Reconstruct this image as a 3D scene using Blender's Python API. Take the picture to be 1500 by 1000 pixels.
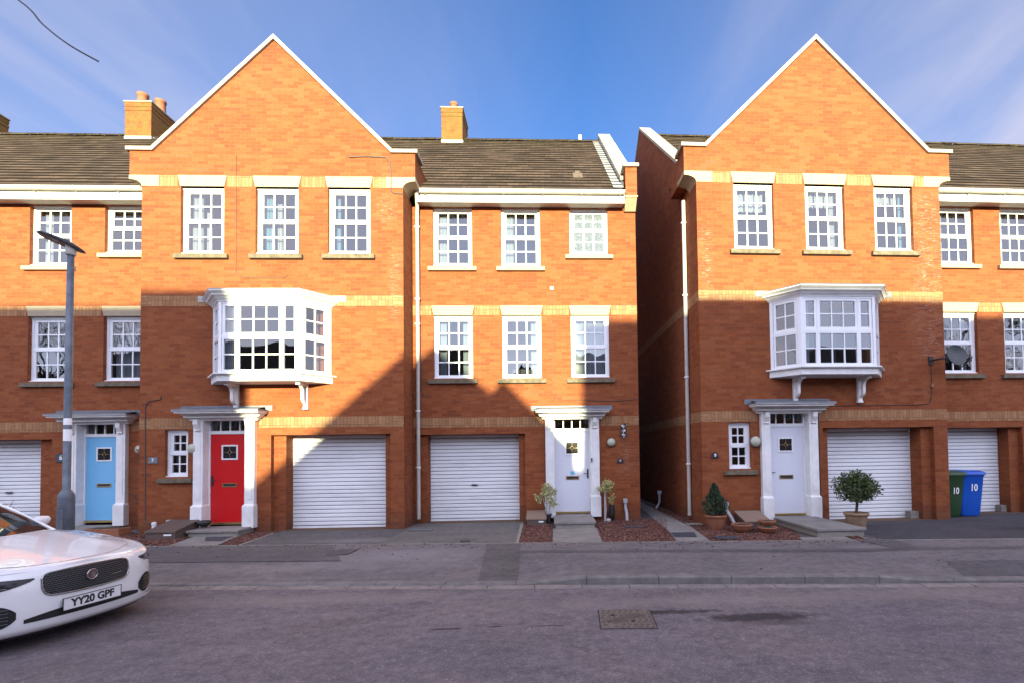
import bpy, bmesh, math, random
from mathutils import Vector, Matrix, noise
random.seed(7)
PI = math.pi
for o in list(bpy.data.objects): bpy.data.objects.remove(o)
SC = bpy.context.scene
COL = SC.collection

# ------------------------------------------------------------------ mesh builder
class MB:
    def __init__(s): s.v = []; s.f = []; s.sm = set()
    def add(s, vs, fs, smooth=False):
        b = len(s.v); s.v += [tuple(p) for p in vs]
        for f in fs:
            if smooth: s.sm.add(len(s.f))
            s.f.append(tuple(b + i for i in f))
        return s
    def box(s, x0, x1, y0, y1, z0, z1):
        vs = [(x, y, z) for z in (z0, z1) for y in (y0, y1) for x in (x0, x1)]
        return s.add(vs, [(0, 2, 3, 1), (4, 5, 7, 6), (0, 1, 5, 4), (2, 6, 7, 3), (0, 4, 6, 2), (1, 3, 7, 5)])
    def obox(s, P, U, N, a0, a1, b0, b1, z0, z1):
        # box in a frame: U along, N inward (depth), z up
        vs = []
        for z in (z0, z1):
            for b in (b0, b1):
                for a in (a0, a1):
                    vs.append((P[0] + U[0]*a + N[0]*b, P[1] + U[1]*a + N[1]*b, z))
        return s.add(vs, [(0, 2, 3, 1), (4, 5, 7, 6), (0, 1, 5, 4), (2, 6, 7, 3), (0, 4, 6, 2), (1, 3, 7, 5)])
    def tbox(s, b, t):   # bottom rect (x0,x1,y0,y1,z) to top rect
        vs = [(x, y, b[4]) for y in (b[2], b[3]) for x in (b[0], b[1])] + [(x, y, t[4]) for y in (t[2], t[3]) for x in (t[0], t[1])]
        return s.add(vs, [(0, 2, 3, 1), (4, 5, 7, 6), (0, 1, 5, 4), (2, 6, 7, 3), (0, 4, 6, 2), (1, 3, 7, 5)])
    def quad(s, a, b, c, d): return s.add([a, b, c, d], [(0, 1, 2, 3)])
    def prism_y(s, poly, y0, y1):   # poly in (x,z) counter-clockwise seen from -y
        n = len(poly)
        vs = [(p[0], y0, p[1]) for p in poly] + [(p[0], y1, p[1]) for p in poly]
        fs = [tuple(range(n)), tuple(range(2*n - 1, n - 1, -1))]
        fs += [(i, i + n, (i + 1) % n + n, (i + 1) % n) for i in range(n)]
        return s.add(vs, fs)
    def prism_x(s, poly, x0, x1):   # poly in (y,z)
        n = len(poly)
        vs = [(x0, p[0], p[1]) for p in poly] + [(x1, p[0], p[1]) for p in poly]
        fs = [tuple(range(n)), tuple(range(2*n - 1, n - 1, -1))]
        fs += [(i, i + n, (i + 1) % n + n, (i + 1) % n) for i in range(n)]
        return s.add(vs, fs)
    def prism_z(s, poly, z0, z1):
        n = len(poly)
        vs = [(p[0], p[1], z0) for p in poly] + [(p[0], p[1], z1) for p in poly]
        fs = [tuple(range(n - 1, -1, -1)), tuple(range(n, 2*n))]
        fs += [(i, (i + 1) % n, (i + 1) % n + n, i + n) for i in range(n)]
        return s.add(vs, fs)
    def tube(s, pts, r, seg=8, cap=True):
        pts = [Vector(p) for p in pts]; n = len(pts)
        rs = r if isinstance(r, (list, tuple)) else [r]*n
        vs = []; up = None
        for i, p in enumerate(pts):
            d = (pts[min(i + 1, n - 1)] - pts[max(i - 1, 0)])
            if d.length < 1e-9: d = Vector((0, 0, 1))
            d.normalize()
            if up is None: up = Vector((0, 0, 1)) if abs(d.z) < .9 else Vector((1, 0, 0))
            a = d.cross(up)
            if a.length < 1e-4: a = d.orthogonal()
            a.normalize(); b = a.cross(d); up = b
            for k in range(seg):
                t = 2*PI*k/seg
                vs.append(p + a*math.cos(t)*rs[i] + b*math.sin(t)*rs[i])
        fs = []
        for i in range(n - 1):
            for k in range(seg):
                k2 = (k + 1) % seg
                fs.append((i*seg + k, i*seg + k2, (i + 1)*seg + k2, (i + 1)*seg + k))
        s.add(vs, fs, seg > 4)
        if cap:
            s.add(vs[:seg], [tuple(range(seg - 1, -1, -1))]); s.add(vs[-seg:], [tuple(range(seg))])
        return s
    def lathe(s, prof, c=(0, 0, 0), seg=24, smooth=True, sx=1, sy=1):
        vs = []; n = len(prof)
        for r, z in prof:
            for k in range(seg):
                t = 2*PI*k/seg
                vs.append((c[0] + r*sx*math.cos(t), c[1] + r*sy*math.sin(t), c[2] + z))
        fs = [(i*seg + k, i*seg + (k + 1) % seg, (i + 1)*seg + (k + 1) % seg, (i + 1)*seg + k) for i in range(n - 1) for k in range(seg)]
        return s.add(vs, fs, smooth)
    def lathe_y(s, prof, c, seg=24):  # axis along y: prof (r, y)
        vs = []; n = len(prof)
        for r, y in prof:
            for k in range(seg):
                t = 2*PI*k/seg
                vs.append((c[0] + r*math.cos(t), c[1] + y, c[2] + r*math.sin(t)))
        fs = [(i*seg + k, i*seg + (k + 1) % seg, (i + 1)*seg + (k + 1) % seg, (i + 1)*seg + k) for i in range(n - 1) for k in range(seg)]
        return s.add(vs, fs, True)
    def grid(s, rows, smooth=True):
        n = len(rows[0]); vs = [p for r in rows for p in r]
        fs = [(i*n + j, i*n + j + 1, (i + 1)*n + j + 1, (i + 1)*n + j) for i in range(len(rows) - 1) for j in range(n - 1)]
        return s.add(vs, fs, smooth)
    def build(s, name, mat, parent=None, loc=(0, 0, 0), bevel=0, rotz=0):
        me = bpy.data.meshes.new(name); me.from_pydata(s.v, [], s.f); me.validate(); me.update()
        if s.sm and len(me.polygons) == len(s.f):
            for i in s.sm: me.polygons[i].use_smooth = True
        bm = bmesh.new(); bm.from_mesh(me); bmesh.ops.recalc_face_normals(bm, faces=bm.faces); bm.to_mesh(me); bm.free()
        me.materials.append(mat)
        o = bpy.data.objects.new(name, me); COL.objects.link(o)
        o.parent = parent; o.location = loc; o.rotation_euler = (0, 0, rotz)
        if bevel:
            b = o.modifiers.new('bevel', 'BEVEL'); b.width = bevel; b.segments = 2; b.limit_method = 'ANGLE'; b.angle_limit = math.radians(40)
        return o

def tag(o, label, cat, group=None, kind=None):
    o['label'] = label; o['category'] = cat
    if group: o['group'] = group
    if kind: o['kind'] = kind
    return o
def struct(o): o['kind'] = 'structure'; return o

# ------------------------------------------------------------------ frames of the two terraces
A2 = 0.02575
def FR(t):
    return (Vector((0, 11.2, 0)), 0.0) if t == 1 else (Vector((3.3, 10.827, 0)), A2)
def W(t, u, v, z):
    O, a = FR(t)
    return O + Vector((math.cos(a)*u - math.sin(a)*v, math.sin(a)*u + math.cos(a)*v, z))
def root(name, t, u, v, label, cat, group=None, z=0):
    o = bpy.data.objects.new(name, None); COL.objects.link(o)
    o.empty_display_size = .3
    o.location = W(t, u, v, z); o.rotation_euler = (0, 0, FR(t)[1])
    tag(o, label, cat, group); o['_u'] = u; o['_v'] = v
    return o
class House:
    def __init__(s, t, u, v, label, group=None):
        s.e = root('terraced_house', t, u, v, label, 'house', group); s.t = t; s.off = (-u, -v, 0)
    def part(s, mb, name, mat, bevel=0): return mb.build(name, mat, s.e, s.off, bevel)
def sub(mb, name, mat, parent, bevel=0): return mb.build(name, mat, parent, (0, 0, 0), bevel)
def place(mb, name, mat, t, u, v, z, label, cat, group=None, bevel=0, rot=0):
    o = mb.build(name, mat, None, W(t, u, v, z), bevel, FR(t)[1] + rot)
    return tag(o, label, cat, group)

# ------------------------------------------------------------------ materials
def nodes(m):
    m.use_nodes = True; return m.node_tree.nodes, m.node_tree.links
def simple(name, col, rough=.6, metal=0, nz=0, nscale=8, bump=0, bscale=60, coat=0, spec=.5, stretch=None):
    m = bpy.data.materials.new(name); N, L = nodes(m); p = N['Principled BSDF']
    p.inputs['Base Color'].default_value = (*col, 1); p.inputs['Roughness'].default_value = rough
    p.inputs['Metallic'].default_value = metal; p.inputs['Specular IOR Level'].default_value = spec
    if coat: p.inputs['Coat Weight'].default_value = coat; p.inputs['Coat Roughness'].default_value = .04
    tc = N.new('ShaderNodeTexCoord'); vec = tc.outputs['Object']
    if stretch:
        mp = N.new('ShaderNodeMapping'); mp.inputs['Scale'].default_value = stretch; L.new(vec, mp.inputs[0]); vec = mp.outputs[0]
    if nz:
        n = N.new('ShaderNodeTexNoise'); n.inputs['Scale'].default_value = nscale; n.inputs['Detail'].default_value = 8; n.inputs['Roughness'].default_value = .65
        L.new(vec, n.inputs['Vector'])
        r = N.new('ShaderNodeMapRange'); r.inputs[1].default_value = .3; r.inputs[2].default_value = .7; r.inputs[3].default_value = 1 - nz; r.inputs[4].default_value = 1 + nz*.6
        L.new(n.outputs['Fac'], r.inputs[0])
        mx = N.new('ShaderNodeMix'); mx.data_type = 'RGBA'; mx.blend_type = 'MULTIPLY'; mx.inputs[0].default_value = 1
        mx.inputs[6].default_value = (*col, 1); L.new(r.outputs[0], mx.inputs[7]); L.new(mx.outputs[2], p.inputs['Base Color'])
    if bump:
        n2 = N.new('ShaderNodeTexNoise'); n2.inputs['Scale'].default_value = bscale; n2.inputs['Detail'].default_value = 5
        L.new(vec, n2.inputs['Vector'])
        b = N.new('ShaderNodeBump'); b.inputs['Strength'].default_value = bump; b.inputs['Distance'].default_value = .01
        L.new(n2.outputs['Fac'], b.inputs['Height']); L.new(b.outputs[0], p.inputs['Normal'])
    return m

def face_coords(N, L):
    """(along wall, height) from object space; picks x or y by the face's normal"""
    tc = N.new('ShaderNodeTexCoord'); sp = N.new('ShaderNodeSeparateXYZ'); L.new(tc.outputs['Object'], sp.inputs[0])
    sn = N.new('ShaderNodeSeparateXYZ'); L.new(tc.outputs['Normal'], sn.inputs[0])
    ab = N.new('ShaderNodeMath'); ab.operation = 'ABSOLUTE'; L.new(sn.outputs[0], ab.inputs[0])
    gt = N.new('ShaderNodeMath'); gt.operation = 'GREATER_THAN'; gt.inputs[1].default_value = .7; L.new(ab.outputs[0], gt.inputs[0])
    mx = N.new('ShaderNodeMix'); L.new(gt.outputs[0], mx.inputs[0]); L.new(sp.outputs[0], mx.inputs[2]); L.new(sp.outputs[1], mx.inputs[3])
    cb = N.new('ShaderNodeCombineXYZ'); L.new(mx.outputs[0], cb.inputs[0]); L.new(sp.outputs[2], cb.inputs[1])
    return cb.outputs[0], tc.outputs['Object'], sp, mx.outputs[0]

def M2(N, L, op, a, b=None, clamp=False):
    n = N.new('ShaderNodeMath'); n.operation = op; n.use_clamp = clamp
    for i, x in enumerate((a, b)):
        if x is None: continue
        if isinstance(x, (int, float)): n.inputs[i].default_value = x
        else: L.new(x, n.inputs[i])
    return n.outputs[0]
def ramp(N, L, src, stops, interp='LINEAR'):
    r = N.new('ShaderNodeValToRGB'); r.color_ramp.interpolation = interp
    e = r.color_ramp.elements
    while len(e) < len(stops): e.new(.5)
    for k, (pos, c) in enumerate(stops): e[k].position = pos; e[k].color = (*c, 1)
    L.new(src, r.inputs[0]); return r.outputs[0]
def mixc(N, L, fac, a, b, mode='MIX'):
    m = N.new('ShaderNodeMix'); m.data_type = 'RGBA'; m.blend_type = mode
    for i, x in ((0, fac), (6, a), (7, b)):
        if isinstance(x, (int, float)): m.inputs[i].default_value = x
        elif isinstance(x, tuple): m.inputs[i].default_value = (*x, 1)
        else: L.new(x, m.inputs[i])
    return m.outputs[2]
def noise_(N, L, vec, scale, detail=4, rough=.55, sc=None, dist=0):
    if sc:
        mp = N.new('ShaderNodeMapping'); mp.inputs['Scale'].default_value = sc; L.new(vec, mp.inputs[0]); vec = mp.outputs[0]
    n = N.new('ShaderNodeTexNoise'); n.inputs['Scale'].default_value = scale; n.inputs['Detail'].default_value = detail; n.inputs['Roughness'].default_value = rough
    n.inputs['Distortion'].default_value = dist
    L.new(vec, n.inputs['Vector']); return n.outputs['Fac']

def brick_mat(name, palette, mortar=(.15, .085, .045), salts=None, soldier=False, lichen=0, dark=1.0):
    m = bpy.data.materials.new(name); N, L = nodes(m); p = N['Principled BSDF']
    vec, obj, sp, al = face_coords(N, L)
    # wobble so that the courses are not ruler straight
    wob = noise_(N, L, obj, 3.0, 2); w = M2(N, L, 'MULTIPLY', M2(N, L, 'SUBTRACT', wob, .5), .006)
    ad = N.new('ShaderNodeVectorMath'); ad.operation = 'ADD'; cb = N.new('ShaderNodeCombineXYZ'); L.new(w, cb.inputs[1]); L.new(w, cb.inputs[0])
    L.new(vec, ad.inputs[0]); L.new(cb.outputs[0], ad.inputs[1]); vec = ad.outputs[0]
    bw, bh = (.075, .225) if soldier else (.225, .075)
    b = N.new('ShaderNodeTexBrick'); b.inputs['Scale'].default_value = 1
    b.inputs['Brick Width'].default_value = bw; b.inputs['Row Height'].default_value = bh
    b.inputs['Mortar Size'].default_value = .0045; b.inputs['Mortar Smooth'].default_value = .3; b.inputs['Bias'].default_value = 0
    if soldier: b.offset = 0
    b.inputs['Color1'].default_value = (0, 0, 0, 1); b.inputs['Color2'].default_value = (1, 1, 1, 1); b.inputs['Mortar'].default_value = (.5, .5, .5, 1)
    if soldier:
        mp = N.new('ShaderNodeMapping'); mp.inputs['Location'].default_value = (0, -.02, 0); L.new(vec, mp.inputs[0]); vec = mp.outputs[0]
    L.new(vec, b.inputs['Vector'])
    # brick id driven colour
    n1 = noise_(N, L, obj, 1.1, 3); n2 = noise_(N, L, obj, 22, 4, .6)
    idv = M2(N, L, 'ADD', M2(N, L, 'MULTIPLY', b.outputs['Color'], .60), M2(N, L, 'MULTIPLY', M2(N, L, 'SUBTRACT', n1, .5), .45))
    idv = M2(N, L, 'ADD', idv, .15)
    colr = ramp(N, L, idv, palette)
    streak = noise_(N, L, obj, 7, 5, .7, sc=(1, 1, 9))
    colr = mixc(N, L, 1, colr, ramp(N, L, streak, [(.3, (.74, .73, .76)), (.7, (1.14, 1.13, 1.08))]), 'MULTIPLY')
    colr = mixc(N, L, 1, colr, ramp(N, L, n2, [(.3, (.86, .85, .86)), (.7, (1.1, 1.1, 1.1))]), 'MULTIPLY')
    colr = mixc(N, L, b.outputs['Fac'], colr, mortar)
    if salts:
        # efflorescence in a band of the wall: (centre, halfwidth, zlo, zhi)
        for (c, hw, z0, z1) in salts:
            d = M2(N, L, 'DIVIDE', M2(N, L, 'ABSOLUTE', M2(N, L, 'SUBTRACT', sp.outputs[0], c)), hw)
            f = M2(N, L, 'SUBTRACT', 1, d, True)
            g1 = N.new('ShaderNodeMapRange'); g1.inputs[1].default_value = z0; g1.inputs[2].default_value = z0 + .3; L.new(sp.outputs[2], g1.inputs[0])
            g2 = N.new('ShaderNodeMapRange'); g2.inputs[1].default_value = z1; g2.inputs[2].default_value = z1 - .3; L.new(sp.outputs[2], g2.inputs[0])
            nn = noise_(N, L, obj, 9, 6, .8, sc=(.7, 1, 3.6))
            f = M2(N, L, 'MULTIPLY', M2(N, L, 'MULTIPLY', f, g1.outputs[0]), g2.outputs[0])
            mr = N.new('ShaderNodeMapRange'); mr.inputs[1].default_value = .53; mr.inputs[2].default_value = .60; L.new(nn, mr.inputs[0])
            f = M2(N, L, 'MULTIPLY', M2(N, L, 'MULTIPLY', f, mr.outputs[0]), .6)
            colr = mixc(N, L, f, colr, (.36, .29, .25))
    if lichen:
        nn = noise_(N, L, obj, 5, 6, .7); mr = N.new('ShaderNodeMapRange'); mr.inputs[1].default_value = .38; mr.inputs[2].default_value = .56; L.new(nn, mr.inputs[0])
        colr = mixc(N, L, M2(N, L, 'MULTIPLY', mr.outputs[0], lichen), colr, (.115, .095, .022))
    # algae/splash dirt near the ground
    gz = N.new('ShaderNodeMapRange'); gz.inputs[1].default_value = .05; gz.inputs[2].default_value = .45; gz.inputs[3].default_value = 1; gz.inputs[4].default_value = 0; L.new(sp.outputs[2], gz.inputs[0])
    gn = M2(N, L, 'MULTIPLY', gz.outputs[0], M2(N, L, 'MULTIPLY', n1, 1.0))
    colr = mixc(N, L, M2(N, L, 'MULTIPLY', gn, .8), colr, (.05, .035, .025))
    L.new(colr, p.inputs['Base Color']); p.inputs['Roughness'].default_value = .9; p.inputs['Specular IOR Level'].default_value = .25
    h = M2(N, L, 'SUBTRACT', M2(N, L, 'MULTIPLY', n2, .35), b.outputs['Fac'])
    bp = N.new('ShaderNodeBump'); bp.inputs['Strength'].default_value = .7; bp.inputs['Distance'].default_value = .006
    L.new(h, bp.inputs['Height']); L.new(bp.outputs[0], p.inputs['Normal'])
    return m

RED = [(.0, (.32, .088, .044)), (.25, (.44, .118, .044)), (.5, (.50, .142, .052)), (.72, (.54, .172, .066)), (.88, (.44, .155, .09)), (1, (.35, .15, .11))]
BUFF = [(.0, (.44, .20, .095)), (.5, (.56, .29, .14)), (1, (.64, .37, .19))]
def sc_(l, k): return [(p_, tuple(k*x for x in c_)) for p_, c_ in l]
RED = [(p_, (c_[0], c_[1]*.95, c_[2]*.86)) for p_, c_ in sc_(RED, .5)]; BUFF = sc_(BUFF, .58)
m_brick = brick_mat('red_brick', RED)
m_brick7 = brick_mat('red_brick_seven', RED, salts=[(-3.32, .16, 4.4, 6.3), (-3.5, .3, 6.6, 7.4)])
m_brick9 = brick_mat('red_brick_nine', RED, salts=[(5.28, .55, 3.4, 7.4), (.2, .22, 4.9, 6.6)])
m_brick8 = brick_mat('red_brick_eight', RED, salts=[(1.85, .3, .9, 1.9)])
m_buff = brick_mat('buff_soldier_brick', BUFF, soldier=True)
m_buffh = brick_mat('buff_brick', BUFF)
m_chim = brick_mat('lichened_brick', RED, lichen=.72)
m_stone = simple('cream_stone', (.62, .50, .34), .85, nz=.12, nscale=5, bump=.3)
m_sill = simple('weathered_sill', (.34, .27, .18), .9, nz=.45, nscale=9, bump=.4)
m_cream = simple('clean_sill', (.66, .54, .37), .9, nz=.15, nscale=9, bump=.3)
m_coping = simple('coping_stone', (.60, .51, .40), .85, nz=.2, nscale=4, bump=.3)
m_copold = simple('stained_coping', (.52, .46, .36), .9, nz=.55, nscale=3.5, bump=.4)
m_white = simple('white_upvc', (.74, .74, .75), .35, nz=.06, nscale=3)
m_paint = simple('white_painted_wood', (.70, .69, .68), .5, nz=.16, nscale=3.5, bump=.1, bscale=30)
m_gutter = simple('aged_gutter', (.62, .58, .52), .5, nz=.15, nscale=6)
m_soffit = simple('soffit_board', (.45, .40, .36), .7, nz=.1)
m_lead = simple('lead', (.22, .24, .27), .55, metal=.3, nz=.3, nscale=5)
m_leadp = simple('pale_lead', (.48, .47, .46), .6, metal=.2, nz=.35, nscale=9)
m_red = simple('red_door_paint', (.52, .006, .008), .32, bump=.03, bscale=90)
m_blue = simple('blue_door_paint', (.16, .42, .66), .38, bump=.05, bscale=90)
m_dwhite = simple('white_door_paint', (.62, .63, .69), .36, bump=.04, bscale=90)
m_brass = simple('brass', (.70, .50, .22), .3, metal=.9)
m_chrome = simple('dull_chrome', (.4, .4, .4), .3, metal=.9)
m_dark = simple('black_plastic', (.02, .02, .022), .45)
m_black = simple('deep_black', (.008, .008, .008), .7)
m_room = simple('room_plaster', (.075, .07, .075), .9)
m_curt = simple('curtain', (.48, .48, .48), .9, nz=.1, nscale=4, stretch=(14, 14, .4), bump=.3, bscale=6)
m_curtb = simple('blue_curtain', (.20, .34, .42), .9, nz=.2, nscale=4, stretch=(14, 14, .4))
m_net = simple('lace_blind', (.55, .55, .55), .9, nz=.1)
m_terra = simple('terracotta', (.42, .16, .08), .8, nz=.25, nscale=7, bump=.2)
m_terrap = simple('salt_stained_terracotta', (.42, .27, .17), .85, nz=.45, nscale=5, bump=.2)
m_soil = simple('soil', (.05, .035, .02), 1, nz=.4, nscale=30, bump=1)
m_moss = simple('moss', (.07, .09, .02), 1, nz=.4, nscale=40, bump=1)
m_bark = simple('bark', (.10, .08, .06), .95, nz=.3, nscale=20, bump=.6)
m_silver = simple('silver_stems', (.42, .42, .44), .5, nz=.2, nscale=20)
m_galv = simple('galvanised_steel', (.20, .235, .29), .55, metal=.35, nz=.35, nscale=9, bump=.1)
m_concr = simple('concrete', (.36, .33, .29), .9, nz=.22, nscale=4, bump=.4, bscale=80)
m_slab = simple('paving_slab', (.34, .31, .29), .9, nz=.3, nscale=3, bump=.5, bscale=70)
m_kerb = simple('kerb_concrete', (.27, .245, .235), .9, nz=.4, nscale=5, bump=.5, bscale=90)
m_slate = simple('dark_slate', (.055, .065, .085), .6, nz=.2)
m_meter = simple('brown_plastic', (.17, .115, .095), .7, nz=.15, nscale=5, bump=.1)
m_meterbr = simple('sandy_board', (.36, .245, .18), .8, nz=.12, nscale=4, stretch=(1, 12, 12))
m_bblue = simple('blue_bin_plastic', (.004, .075, .42), .38, nz=.05, bump=.05)
m_bgreen = simple('green_bin_plastic', (.014, .048, .014), .45, nz=.08, bump=.05)
m_globe = simple('frosted_lamp_glass', (.50, .49, .38), .3, nz=.15, nscale=30)
m_num = simple('white_lettering', (.8, .8, .8), .5)
m_lamphead = simple('black_lantern', (.03, .03, .032), .35)
m_led = simple('led_lens', (.75, .75, .72), .2)
m_iron = simple('rusty_iron', (.15, .115, .105), .65, metal=.3, nz=.3, nscale=20, bump=.4)
m_flue = simple('grey_pipe', (.42, .44, .47), .45, nz=.1)
m_sticker = simple('blue_sticker', (.10, .42, .62), .5)
m_car = simple('white_car_paint', (.76, .76, .77), .25, coat=1.0)
m_carglass = simple('car_glass', (.015, .018, .02), .03, spec=1)
m_tyre = simple('tyre', (.02, .02, .02), .8)
m_rim = simple('alloy', (.4, .4, .42), .3, metal=1)
m_plate = simple('plate_white', (.72, .72, .74), .35)
m_lens = simple('headlight_glass', (.02, .018, .022), .12, spec=.4)
m_badge = simple('badge_red', (.22, .07, .08), .3, metal=.3)
m_grille = simple('grille_bar', (.16, .16, .18), .3, metal=.7)
m_trim = simple('grille_trim', (.35, .34, .34), .25, metal=.8)

def leaf_mat(name, c1, c2, c3, rough=.5):
    m = bpy.data.materials.new(name); N, L = nodes(m); p = N['Principled BSDF']
    g = N.new('ShaderNodeNewGeometry'); col = ramp(N, L, g.outputs['Random Per Island'], [(0, c1), (.5, c2), (1, c3)])
    L.new(col, p.inputs['Base Color']); p.inputs['Roughness'].default_value = rough; p.inputs['Subsurface Weight'].default_value = 0
    return m
m_leaf = leaf_mat('dark_leaf', (.014, .028, .007), (.036, .062, .012), (.085, .115, .022), .4)
m_vari = leaf_mat('variegated_leaf', (.10, .14, .02), (.42, .40, .12), (.62, .58, .40))
m_conif = leaf_mat('conifer_leaf', (.012, .03, .012), (.02, .045, .018), (.03, .06, .02))
m_dleaf = leaf_mat('dull_leaf', (.03, .03, .035), (.06, .06, .06), (.10, .09, .08))
m_chip = leaf_mat('red_chippings', (.085, .028, .020), (.16, .058, .042), (.25, .13, .10), .9)

def scale_mat(m, k):
    for n_ in m.node_tree.nodes:
        if n_.type == 'MIX':
            c_ = n_.inputs[6].default_value; n_.inputs[6].default_value = (c_[0]*k, c_[1]*k, c_[2]*k, 1)
        if n_.type == 'BSDF_PRINCIPLED':
            c_ = n_.inputs['Base Color'].default_value; n_.inputs['Base Color'].default_value = (c_[0]*k, c_[1]*k, c_[2]*k, 1)
for m_, k_ in ((m_stone, .52), (m_sill, .42), (m_cream, .5), (m_coping, .58), (m_copold, .72), (m_gutter, .7), (m_lead, .7), (m_leadp, .75), (m_terra, .6), (m_terrap, .7), (m_concr, .62), (m_slab, .6), (m_kerb, .6), (m_slate, .7), (m_meter, .55), (m_meterbr, .6), (m_galv, .62), (m_moss, .7), (m_bark, .7), (m_silver, .8), (m_globe, .8), (m_curt, .55), (m_curtb, .6), (m_net, .5), (m_brass, .8), (m_flue, .8), (m_iron, .6)): scale_mat(m_, k_)
def glass_mat(name, refl=.155, tint=(.68, .74, .80), frost=False):
    m = bpy.data.materials.new(name); N, L = nodes(m); N.remove(N['Principled BSDF']); out = N['Material Output']
    tr = N.new('ShaderNodeBsdfTransparent'); tr.inputs[0].default_value = (*tint, 1)
    gl = N.new('ShaderNodeBsdfGlossy'); gl.inputs['Roughness'].default_value = .012
    tc = N.new('ShaderNodeTexCoord')
    n = N.new('ShaderNodeTexNoise'); n.inputs['Scale'].default_value = 1.6; n.inputs['Detail'].default_value = 1; L.new(tc.outputs['Object'], n.inputs['Vector'])
    b = N.new('ShaderNodeBump'); b.inputs['Strength'].default_value = .25; b.inputs['Distance'].default_value = .02; L.new(n.outputs['Fac'], b.inputs['Height']); L.new(b.outputs[0], gl.inputs['Normal'])
    ge = N.new('ShaderNodeNewGeometry'); dt = N.new('ShaderNodeVectorMath'); dt.operation = 'DOT_PRODUCT'; L.new(ge.outputs['Normal'], dt.inputs[0]); L.new(ge.outputs['Incoming'], dt.inputs[1])
    f = M2(N, L, 'ADD', M2(N, L, 'MULTIPLY', M2(N, L, 'POWER', M2(N, L, 'SUBTRACT', 1, M2(N, L, 'ABSOLUTE', dt.outputs['Value'])), 4), 1 - refl), refl, True)
    mx = N.new('ShaderNodeMixShader'); L.new(f, mx.inputs[0]); L.new(tr.outputs[0], mx.inputs[1]); L.new(gl.outputs[0], mx.inputs[2])
    last = mx.outputs[0]
    if frost:
        df = N.new('ShaderNodeBsdfDiffuse')
        n3 = N.new('ShaderNodeTexNoise'); n3.inputs['Scale'].default_value = 26; n3.inputs['Detail'].default_value = 3; n3.inputs['Distortion'].default_value = 2; L.new(tc.outputs['Object'], n3.inputs['Vector'])
        c = ramp(N, L, n3.outputs['Fac'], [(.40, (.20, .22, .26)), (.5, (.03, .045, .07)), (.60, (.20, .22, .26))])
        L.new(c, df.inputs[0]); m2 = N.new('ShaderNodeMixShader'); m2.inputs[0].default_value = .85
        L.new(last, m2.inputs[1]); L.new(df.outputs[0], m2.inputs[2]); last = m2.outputs[0]
    L.new(last, out.inputs[0]); return m
m_glass = glass_mat('window_glass'); m_frost = glass_mat('patterned_glass', frost=True)

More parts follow.
